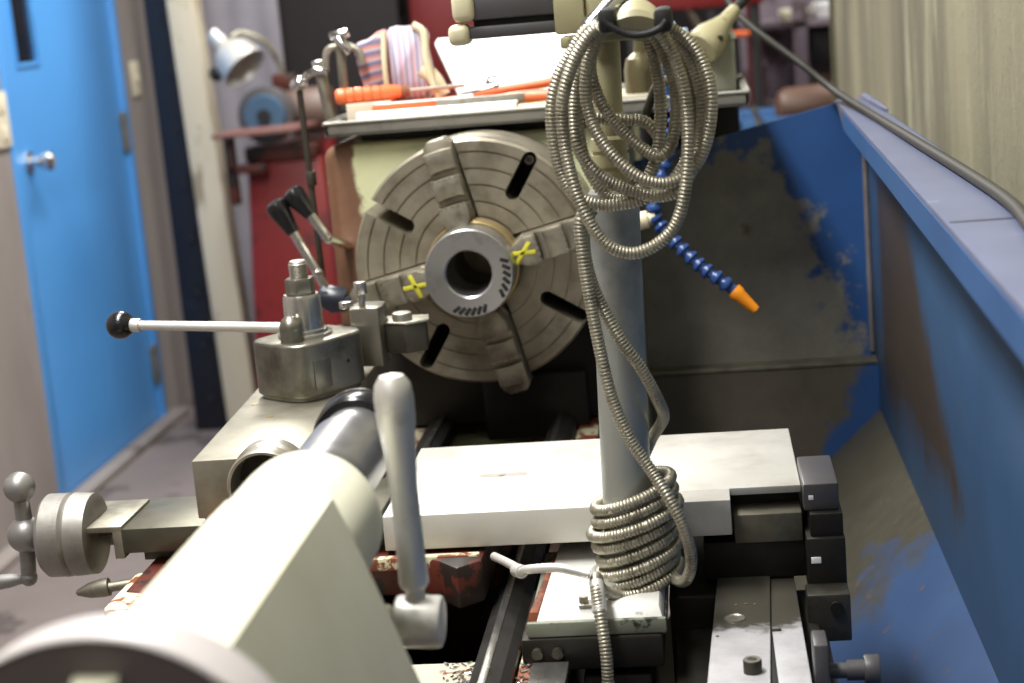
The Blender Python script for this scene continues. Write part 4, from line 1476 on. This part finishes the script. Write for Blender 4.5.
# thumb part
g = G()
g.tube(spline([(-0.090, 0.27, FL + 0.07), (-0.074, 0.268, FL + 0.055), (-0.062, 0.268, FL + 0.032)], 8), 0.013, 14, r_end=0.009)
link('glove_thumb', g, M['cream_cap'], glove)
# orange handled screwdriver
sd = thing('screwdriver', (-0.14, 0.22, FL), 'orange ribbed screwdriver handle at left end of the tool tray', 'screwdriver')
a, b = Vector((-0.206, 0.212, FL + 0.044)), Vector((-0.118, 0.235, FL + 0.044))
d = (b - a).normalized(); Lh = (b - a).length
pr = [(0, 0), (0.0, 0.008), (0.003, 0.0105)]
for i in range(5):
    s = 0.012 + i * (Lh - 0.03) / 5
    pr += [(s, 0.0112), (s + 0.0015, 0.0095), (s + 0.003, 0.0112)]
pr += [(Lh - 0.015, 0.0108), (Lh - 0.004, 0.009), (Lh, 0.008), (Lh, 0)]
g = G(); g.lathe(pr, a, d, 24)
link('handle', g, M['orange'], sd)
g = G(); g.cyl(b, b + d * 0.012, 0.009, 0.0075, 18)
link('ferrule', g, M['cardboard'], sd)
g = G(); g.cyl(b + d * 0.012, b + d * 0.09, 0.003, n=12)
link('blade', g, M['steel'], sd)
# block under the screwdriver handle
sheet('wood_offcut', -0.192, -0.130, 0.200, 0.232, FL, 0.0335, 0.2, M['wood'], 'small pale wood offcut under the orange screwdriver handle', 'offcut')
# orange handled pliers
pp = thing('pliers', (0.06, 0.24, FL), 'pliers with bright orange grips lying in front of white folder', 'pliers')
g = G()
g.tube(spline([(0.018, 0.235, FL + 0.020), (0.06, 0.225, FL + 0.023), (0.115, 0.22, FL + 0.022)], 8), 0.0095, 14)
link('grip', g, M['orange'], pp)
g = G()
g.tube(spline([(-0.02, 0.25, FL + 0.030), (0.03, 0.258, FL + 0.034), (0.10, 0.262, FL + 0.040)], 8), 0.006, 14)
link('grip', g, M['orange'], pp)
g = G()
g.prism([(0.02, 0.222), (0.0, 0.226), (-0.045, 0.236), (-0.048, 0.243), (0.0, 0.262), (0.018, 0.258)], FL + 0.014, FL + 0.026, 'xy', 0.003)
link('jaws', g, M['steel'], pp)
# small coil of wire
g = G()
for k in range(4):
    g.tube(spline([(-0.03 + 0.004 * k, 0.20, FL + 0.036), (0.0 + 0.003 * k, 0.205, FL + 0.040), (0.022, 0.208, FL + 0.050 - 0.003 * k), (0.012, 0.212, FL + 0.056 - 0.003 * k), (0.005, 0.21, FL + 0.046)], 8), 0.0016, 8)
tag(link('wire_bundle', g, M['chrome']), 'small loop of bright bare wire lying on the pliers', 'wire')
# grey metal box on right end of the tray, oil can and bottles behind the coil
bx = thing('metal_box', (0.315, 0.42, FL), 'grey-green metal box on the right end of the tool tray', 'box')
g = G(); g.box(0.268, 0.348, 0.37, 0.47, FL, 1.345, 0.004)
link('box_body', g, M['grey_box'], bx)
g = G(); g.box(0.265, 0.351, 0.367, 0.472, 1.338, 1.346, 0.003)
link('box_lid', g, M['grey_box'], bx)
for (x, y, lab) in ((0.322, 0.40, 'chrome socket standing nearest on top of the grey metal box'), (0.336, 0.43, 'chrome socket standing farther back on top of the grey metal box')):
    g = G(); g.lathe([(0, 0), (0, 0.011), (0.012, 0.011), (0.014, 0.009), (0.022, 0.009), (0.022, 0.005), (0.01, 0.005), (0.01, 0)], (x, y, 1.346), (0, 0, 1), 20)
    tag(link('chrome_socket', g, M['chrome']), lab, 'socket', 'sockets on the metal box')
M['can'] = metal('dark_brass_can', (98, 92, 66), 0.35, 0.7, (90, 82, 58), 0.4)
oc = thing('oil_can', (0.214, 0.30, FL), 'brass oil can with domed top standing behind the conduit loops', 'oil can')
g = G()
g.lathe([(0, 0), (0, 0.022), (0.003, 0.024), (0.045, 0.024), (0.06, 0.020), (0.068, 0.010), (0.07, 0)], (0.214, 0.30, FL), (0, 0, 1), 28)
link('can_body', g, M['can'], oc)
g = G()
g.lathe([(0.066, 0.009), (0.085, 0.007), (0.088, 0.010), (0.098, 0.010), (0.10, 0.004), (0.15, 0.002), (0.15, 0)], (0.214, 0.30, FL), (0, 0, 1), 20)
link('spout', g, M['can'], oc)
bt = thing('tube_bottle', (0.245, 0.25, FL), 'slim white and blue plastic bottle standing right of the oil can', 'bottle')
g = G(); g.lathe([(0, 0), (0, 0.013), (0.05, 0.013), (0.06, 0.006), (0.06, 0)], (0.247, 0.25, FL), (0, 0, 1), 20)
link('bottle_body', g, M['blue_seg'], bt)
g = G(); g.lathe([(0.058, 0.007), (0.06, 0.009), (0.095, 0.006), (0.10, 0.004), (0.10, 0)], (0.247, 0.25, FL), (0, 0, 1), 20)
link('bottle_cap', g, M['white'], bt)
for (x, lab, h) in ((0.268, 'taller white marker pen with pale blue cap, behind the conduit loops', 0.085), (0.285, 'shorter white marker pen with pale blue cap beside grey metal box', 0.075)):
    m_ = thing('marker_pen', (x, 0.335, FL), lab, 'pen', 'marker pens in the tool tray')
    g = G(); g.cyl((x, 0.335, FL), (x - 0.006, 0.34, FL + h), 0.006, n=16, bev=0.001)
    link('barrel', g, M['white'], m_)
    g = G(); g.cyl((x - 0.0055, 0.3396, FL + h - 0.004), (x - 0.008, 0.341, FL + h + 0.02), 0.0066, 0.005, 16, 0.001)
    link('cap', g, M['green_label'], m_)
# olive tapered fitting lying on the box
ol = thing('tapered_fitting', (0.315, 0.34, 1.36), 'olive tapered metal fitting tilted up above the grey box, hose beyond', 'fitting')
a, b = Vector((0.300, 0.345, 1.330)), Vector((0.352, 0.395, 1.380))
d = b - a; Lf = d.length
g = G()
g.lathe([(0, 0), (0, 0.024), (0.005, 0.027), (0.025, 0.025), (0.045, 0.017), (0.062, 0.0115), (Lf, 0.0095), (Lf, 0)], a, d, 32)
fb = link('fitting_body', g, M['olive'], ol)
g = G()
c = a + d * 0.35 + Vector((0.006, -0.020, -0.004))
g.cyl(c, c + Vector((0.003, -0.008, -0.001)), 0.005, n=14)
link('grub_screw', g, M['dark_steel'], fb)
g = G()
g.tube(spline([b, b + d.normalized() * 0.04, b + d.normalized() * 0.09 + Vector((0.0, 0, 0.01))], 8), 0.0075, 14)
link('fitting_pipe', g, M['black_matt'], ol)
# black support box under the right end of the tray
g = G(); g.box(0.215, 0.350, 0.432, 0.56, 0.0, 1.261, 0.004)
tag(link('electrical_cabinet', g, M['black_matt']), 'narrow black cabinet below right end of the tool tray, beyond the guard', 'cabinet')

# ================================================================== INDICATOR CLAMPS at the left of the tray
def clamp(nm, base, label, pts_v, knob):
    t = thing(nm, base, label, 'clamp')
    return t
ci = thing('indicator_stand', (-0.232, 0.06, 1.10), 'thin dark upright rod with bright swivel clamps left of headstock', 'stand')
y = 0.22
g = G()
g.cyl((-0.253, y, 1.05), (-0.257, y, 1.33), 0.0045, n=14)
g.cyl((-0.2535, y, 1.21), (-0.2535, y, 1.19), 0.007, n=14, bev=0.001)
link('upright_rod', g, M['dark_steel'], ci)
g = G()
g.ball((-0.257, y, 1.332), 0.0105, axis=(1, 0, 0.4), k=1.3)
g.tube(spline([(-0.252, y, 1.336), (-0.240, y, 1.345), (-0.225, y, 1.348)], 6), 0.0055, 12)
link('swivel_clamp', g, M['chrome'], ci)
g = G()
g.cyl((-0.2245, y, 1.345), (-0.2145, y, 1.255), 0.0085, n=18, bev=0.001)
link('clamp_tube', g, M['steel_dull'], ci)
g = G()
g.cyl((-0.226, y, 1.345), (-0.2265, y, 1.362), 0.0095, n=18, bev=0.002)
g.cyl((-0.232, y - 0.012, 1.35), (-0.212, y - 0.012, 1.346), 0.0055, n=14, bev=0.001)
link('thumb_nut', g, M['chrome'], ci)
ci2 = thing('toolmaker_clamp', (-0.20, 0.30, 1.30), 'shiny bent C-shaped clamp with tee screw near glove on tray corner', 'clamp')
g = G()
y = 0.245
g.tube(spline([(-0.222, y, 1.345), (-0.218, y, 1.372), (-0.204, y, 1.378), (-0.186, y, 1.377), (-0.172, y, 1.368), (-0.171, y, 1.350)], 8), 0.0052, 12)
link('bow', g, M['steel'], ci2)
g = G()
g.cyl((-0.199, y, 1.290), (-0.1985, y, 1.392), 0.007, n=16, bev=0.001)
link('screw', g, M['steel_dull'], ci2)
g = G()
g.cyl((-0.212, y, 1.392), (-0.184, y, 1.396), 0.0065, n=14, bev=0.002)
g.cyl((-0.199, y - 0.012, 1.390), (-0.182, y - 0.016, 1.370), 0.0075, n=14, bev=0.002)
link('tee_handle', g, M['chrome'], ci2)

# ================================================================== CABLE over the guard
g = G()
cb_ = [(0, 0, 0), (0.24, 0.70, 3.19), (0.25, 0.69, 2.2), (0.28, 0.66, 1.62), (0.318, 0.61, 1.45), (0.3449, 0.56, 1.3926), (0.3685, 0.5, 1.3589), (0.4023, 0.46, 1.328), (0.4419, 0.42, 1.2947), (0.4857, 0.36, 1.2545), (0.507, 0.1, 1.2425), (0.516, -0.27, 1.2425), (0.524, -0.63, 1.2425), (0.524, -0.80, 1.2425), (0.514, -0.95, 1.2425), (0.505, -1.20, 1.2425), (0.50, -1.55, 1.2425), (0.497, -1.88, 1.2425)]
g.tube(spline(cb_[1:], 14), 0.0054, 14)
tag(link('power_cable', g, M['rubber']), 'thick dark rubber cable draped along the top of the blue guard', 'cable')

# ================================================================== BACKGROUND: grinder stand, lamp, cabinets, shelves
gr = thing('bench_grinder', (-1.08, 3.45, 0.0), 'red pedestal grinder with blue wheel guard and tilted table', 'grinder')
g = G()
g.hexa([(-1.262, 3.35, 0), (-0.86, 3.35, 0), (-0.86, 3.75, 0), (-1.262, 3.75, 0)],
       [(-1.20, 3.38, 0.95), (-0.95, 3.38, 0.95), (-0.95, 3.70, 0.95), (-1.20, 3.70, 0.95)], 0.01)
link('pedestal', g, M['red'], gr)
g = G()
g.cyl((-0.93, 3.36, 0.0), (-0.915, 3.36, 1.02), 0.02, n=12)
link('side_rail', g, M['red'], gr)
g = G(); g.box(-1.20, -0.96, 3.36, 3.72, 0.95, 1.0, 0.006)
link('base_plate', g, M['redbrown'], gr)
g = G(); g.cyl((-1.115, 3.36, 1.10), (-1.115, 3.42, 1.10), 0.095, n=40, bev=0.01)
wg = link('wheel_guard', g, M['charcoal'], gr)
g = G()
g.lathe([(0, 0.02), (0, 0.066), (0.01, 0.07), (0.01, 0.02), (0.0, 0.02)], (-1.115, 3.345, 1.10), (0, 1, 0), 36)
link('wheel_face', g, M['blue_wheel'], wg)
g = G(); g.cyl((-1.115, 3.33, 1.10), (-1.115, 3.36, 1.10), 0.022, n=16)
link('arbor_nut', g, M['black_matt'], wg)
g = G(); g.cyl((-1.07, 3.50, 1.10), (-0.92, 3.50, 1.10), 0.075, n=32, bev=0.01)
link('motor', g, paint('motor_brown_grey', (104, 84, 76), 0.5), gr)
g = G()
g.hexa([(-1.265, 3.22, 1.045), (-0.985, 3.22, 1.050), (-0.945, 3.36, 1.055), (-1.235, 3.36, 1.05)],
       [(-1.265, 3.22, 1.060), (-0.985, 3.22, 1.066), (-0.945, 3.36, 1.071), (-1.235, 3.36, 1.065)], 0.003)
link('work_table', g, M['table'], gr)
g = G()
g.box(-1.25, -1.22, 3.3, 3.34, 0.82, 1.05, 0.003)
g.box(-1.24, -1.12, 3.3, 3.34, 0.92, 0.95, 0.003)
link('table_bracket', g, M['redbrown'], gr)
gl = thing('grinder_lamp', (-1.08, 3.5, 1.19), 'silver cone lamp shade on curved gooseneck above the grinder', 'lamp')
g = G()
a, b = Vector((-1.285, 3.45, 1.375)), Vector((-1.175, 3.40, 1.255))
d = (b - a).normalized()
g.lathe([(0, 0), (0, 0.022), (0.05, 0.026), (0.056, 0.034), (0.062, 0.030), (0.085, 0.055), (0.10, 0.068), (0.168, 0.082), (0.170, 0.080), (0.10, 0.064), (0.06, 0.02), (0.06, 0)], a, d, 36)
link('lamp_shade', g, M['satin'], gl)
g = G()
g.tube(spline([a + d * 0.055 + Vector((0.03, 0, 0.02)), (-1.19, 3.46, 1.37), (-1.12, 3.48, 1.335), (-1.085, 3.5, 1.26), (-1.075, 3.5, 1.19)], 8), 0.010, 12)
link('gooseneck', g, M['steel_dull'], gl)
g = G(); g.box(-1.11, -1.03, 3.47, 3.53, 1.17, 1.225, 0.006)
link('lamp_base', g, M['redbrown'], gl)
g = G(); g.ball(a + d * 0.12 + Vector((-0.07, 0, -0.045)), 0.025)
link('shade_knob', g, M['black_matt'], gl)
# red cabinet behind the headstock on the left
rc = thing('red_cabinet', (-0.75, 3.3, 0), 'dark red machine cabinet standing behind the headstock, left of tray', 'cabinet')
g = G()
g.box(-0.80, -0.30, 3.0, 3.5, 0.0, 0.93, 0.01)
link('cabinet_body', g, M['red'], rc)
g = G(); g.box(-0.81, -0.29, 2.98, 3.5, 0.93, 0.95, 0.006)
link('cabinet_top', g, M['red'], rc)
g = G(); g.box(-0.78, -0.64, 2.995, 3.003, 0.74, 0.86, 0.002)
link('panel', g, M['maroon'], rc)
# maroon machine far behind glove
mm = thing('maroon_machine', (-0.55, 4.9, 0), 'tall maroon machine column far behind the white folder', 'machine')
g = G(); g.box(-0.83, -0.15, 4.7, 5.2, 0.0, 2.0, 0.02)
link('machine_body', g, M['maroon'], mm)
g = G(); g.box(-0.80, -0.62, 4.69, 4.705, 1.1, 1.5, 0.01)
link('machine_door', g, M['maroon'], mm)
# stack of cardboard boxes
for k, (x0, x1, z0_, z1_, lab, mt) in enumerate(((-1.10, -0.93, 0.75, 1.36, 'large brown cardboard box beside the dark board', 'cardboard'), (-0.985, -0.90, 1.362, 1.48, 'small grey carton on top of brown cardboard box', 'purple_grey'), (-1.09, -1.0, 1.362, 1.44, 'brown carton topmost behind striped glove', 'cardboard'))):
    t = thing('storage_box', ((x0 + x1) / 2, 4.9, z0_), lab, 'box', 'boxes stacked behind the glove')
    g = G(); g.box(x0, x1, 4.75, 5.0, z0_, z1_, 0.006)
    link('box_body', g, M[mt], t)
    g = G(); g.box(x0 + 0.02, x1 - 0.02, 4.746, 4.752, z1_ - 0.035, z1_ - 0.02, 0.001)
    link('tape', g, M['ivory'] if mt == 'purple_grey' else M['orange'], t)
g = G(); g.box(-1.15, -0.85, 4.7, 5.05, 0.70, 0.75, 0.004); g.box(-1.14, -1.10, 4.75, 4.79, 0, 0.70, 0.002); g.box(-0.90, -0.86, 4.75, 4.79, 0, 0.70, 0.002); g.box(-1.14, -1.10, 4.98, 5.02, 0, 0.70, 0.002); g.box(-0.90, -0.86, 4.98, 5.02, 0, 0.70, 0.002)
tag(link('side_table', g, M['wood']), 'low wooden table under the cardboard boxes', 'table')

# red frame right of conduit
rf = thing('red_frame_cart', (0.36, 3.0, 0), 'red topped steel cart frame with dark legs behind conduit loops', 'cart')
g = G(); g.box(0.06, 0.52, 3.55, 3.9, 1.325, 1.42, 0.006)
link('cart_drawer', g, M['red'], rf)
for x in (0.09, 0.355, 0.49):
    g = G(); g.box(x - 0.016, x + 0.016, 3.56, 3.59, 0.0, 1.33, 0.003)
    link('cart_leg', g, M['black_matt'], rf)
g = G(); g.cyl((0.27, 3.54, 1.235), (0.47, 3.54, 1.231), 0.010, n=12, bev=0.002)
link('push_bar', g, M['orange'], rf)
g = G(); g.cyl((0.28, 3.6, 1.33), (0.40, 3.6, 1.10), 0.018, n=12)
link('brace', g, M['steel_dull'], rf)
g = G(); g.box(0.05, 0.53, 3.57, 3.9, 0.60, 0.63, 0.004)
link('cart_shelf', g, M['red'], rf)

# storage rack with clutter
rk = thing('storage_rack', (0.62, 4.2, 0), 'purple-grey storage rack with loaded shelves left of streaked wall', 'rack')
for x in (0.50, 0.66, 0.94):
    g = G(); g.box(x - 0.025, x + 0.025, 4.0, 4.05, 0, 1.9, 0.004)
    link('upright', g, M['purple_grey'] if x != 0.50 else M['maroon'], rk)
for z in (0.55, 0.95, 1.22):
    g = G(); g.box(0.46, 0.98, 4.0, 4.45, z, z + 0.025, 0.004)
    link('shelf', g, M['purple_grey'], rk)
g = G(); g.box(0.46, 0.98, 4.45, 4.47, 0, 1.9, 0.004)
link('back_panel', g, M['purple_grey'], rk)
g = G(); g.box(0.80, 0.825, 3.97, 4.0, 0, 1.9, 0.003)
link('red_post', g, M['red'], rk)
items = [('cloth_bundle', 0.72, 0.80, 1.245, 1.30, 'white', 'white bundle on the upper shelf of rack', 'bundle'), ('small_box', 0.60, 0.70, 1.245, 1.285, 'ivory', 'ivory box at left of the upper rack shelf', 'box'),
         ('plastic_bin', 0.70, 0.79, 1.08, 1.22, 'black_matt', 'black bin under the upper shelf of rack', 'bin'), ('carton', 0.53, 0.62, 0.975, 1.10, 'purple_grey', 'grey-purple carton on the middle shelf of rack', 'carton'),
         ('tin', 0.68, 0.78, 0.975, 1.05, 'brown_tank', 'brown tin on the middle shelf of rack', 'tin')]
for (nm, x0, x1, z0_, z1_, mt, lab, cat_) in items:
    t = thing(nm, ((x0 + x1) / 2, 4.15, z0_), lab, cat_, 'clutter on the storage rack')
    g = G(); g.box(x0, x1, 4.06, 4.22, z0_, z1_, 0.008)
    link('container_body', g, M[mt], t)
    g = G(); g.box(x0 - 0.004, x1 + 0.004, 4.055, 4.225, z1_ - 0.02, z1_ - 0.008, 0.002)
    link('container_rim', g, M[mt], t)
tk = thing('brown_cylinder', (0.63, 3.3, 0.93), 'brown rounded cylinder lying beyond the blue guard corner', 'cylinder')
g = G()
g.lathe([(0, 0), (0.005, 0.03), (0.015, 0.05), (0.035, 0.062), (0.20, 0.064), (0.23, 0.055), (0.25, 0.03), (0.255, 0)], (0.525, 3.25, 1.005), (1, 0.1, 0), 36)
link('cylinder_shell', g, M['brown_tank'], tk)
g = G(); g.cyl((0.77, 3.275, 1.005), (0.80, 3.278, 1.005), 0.02, n=14)
link('stub', g, M['steel_dull'], tk)
bb = thing('blue_bin', (0.52, 3.2, 0.85), 'blue metal bin with grey bar behind guard and box', 'bin')
g = G()
g.box(0.40, 0.90, 3.1, 3.12, 0.86, 0.99, 0.003)
g.box(0.40, 0.90, 3.48, 3.5, 0.86, 0.99, 0.003)
g.box(0.40, 0.42, 3.1, 3.5, 0.86, 0.99, 0.003)
g.box(0.88, 0.90, 3.1, 3.5, 0.86, 0.99, 0.003)
g.box(0.40, 0.90, 3.1, 3.5, 0.84, 0.865, 0.003)
link('bin_body', g, M['blue_tray'], bb)
g = G(); g.box(0.45, 0.85, 3.15, 3.45, 0.0, 0.842, 0.01)
link('bin_stand', g, M['blue_tray'], bb)
g = G(); g.cyl((0.455, 3.08, 1.03), (0.50, 3.08, 0.86), 0.009, n=12)
link('grey_bar', g, M['steel_dull'], bb)
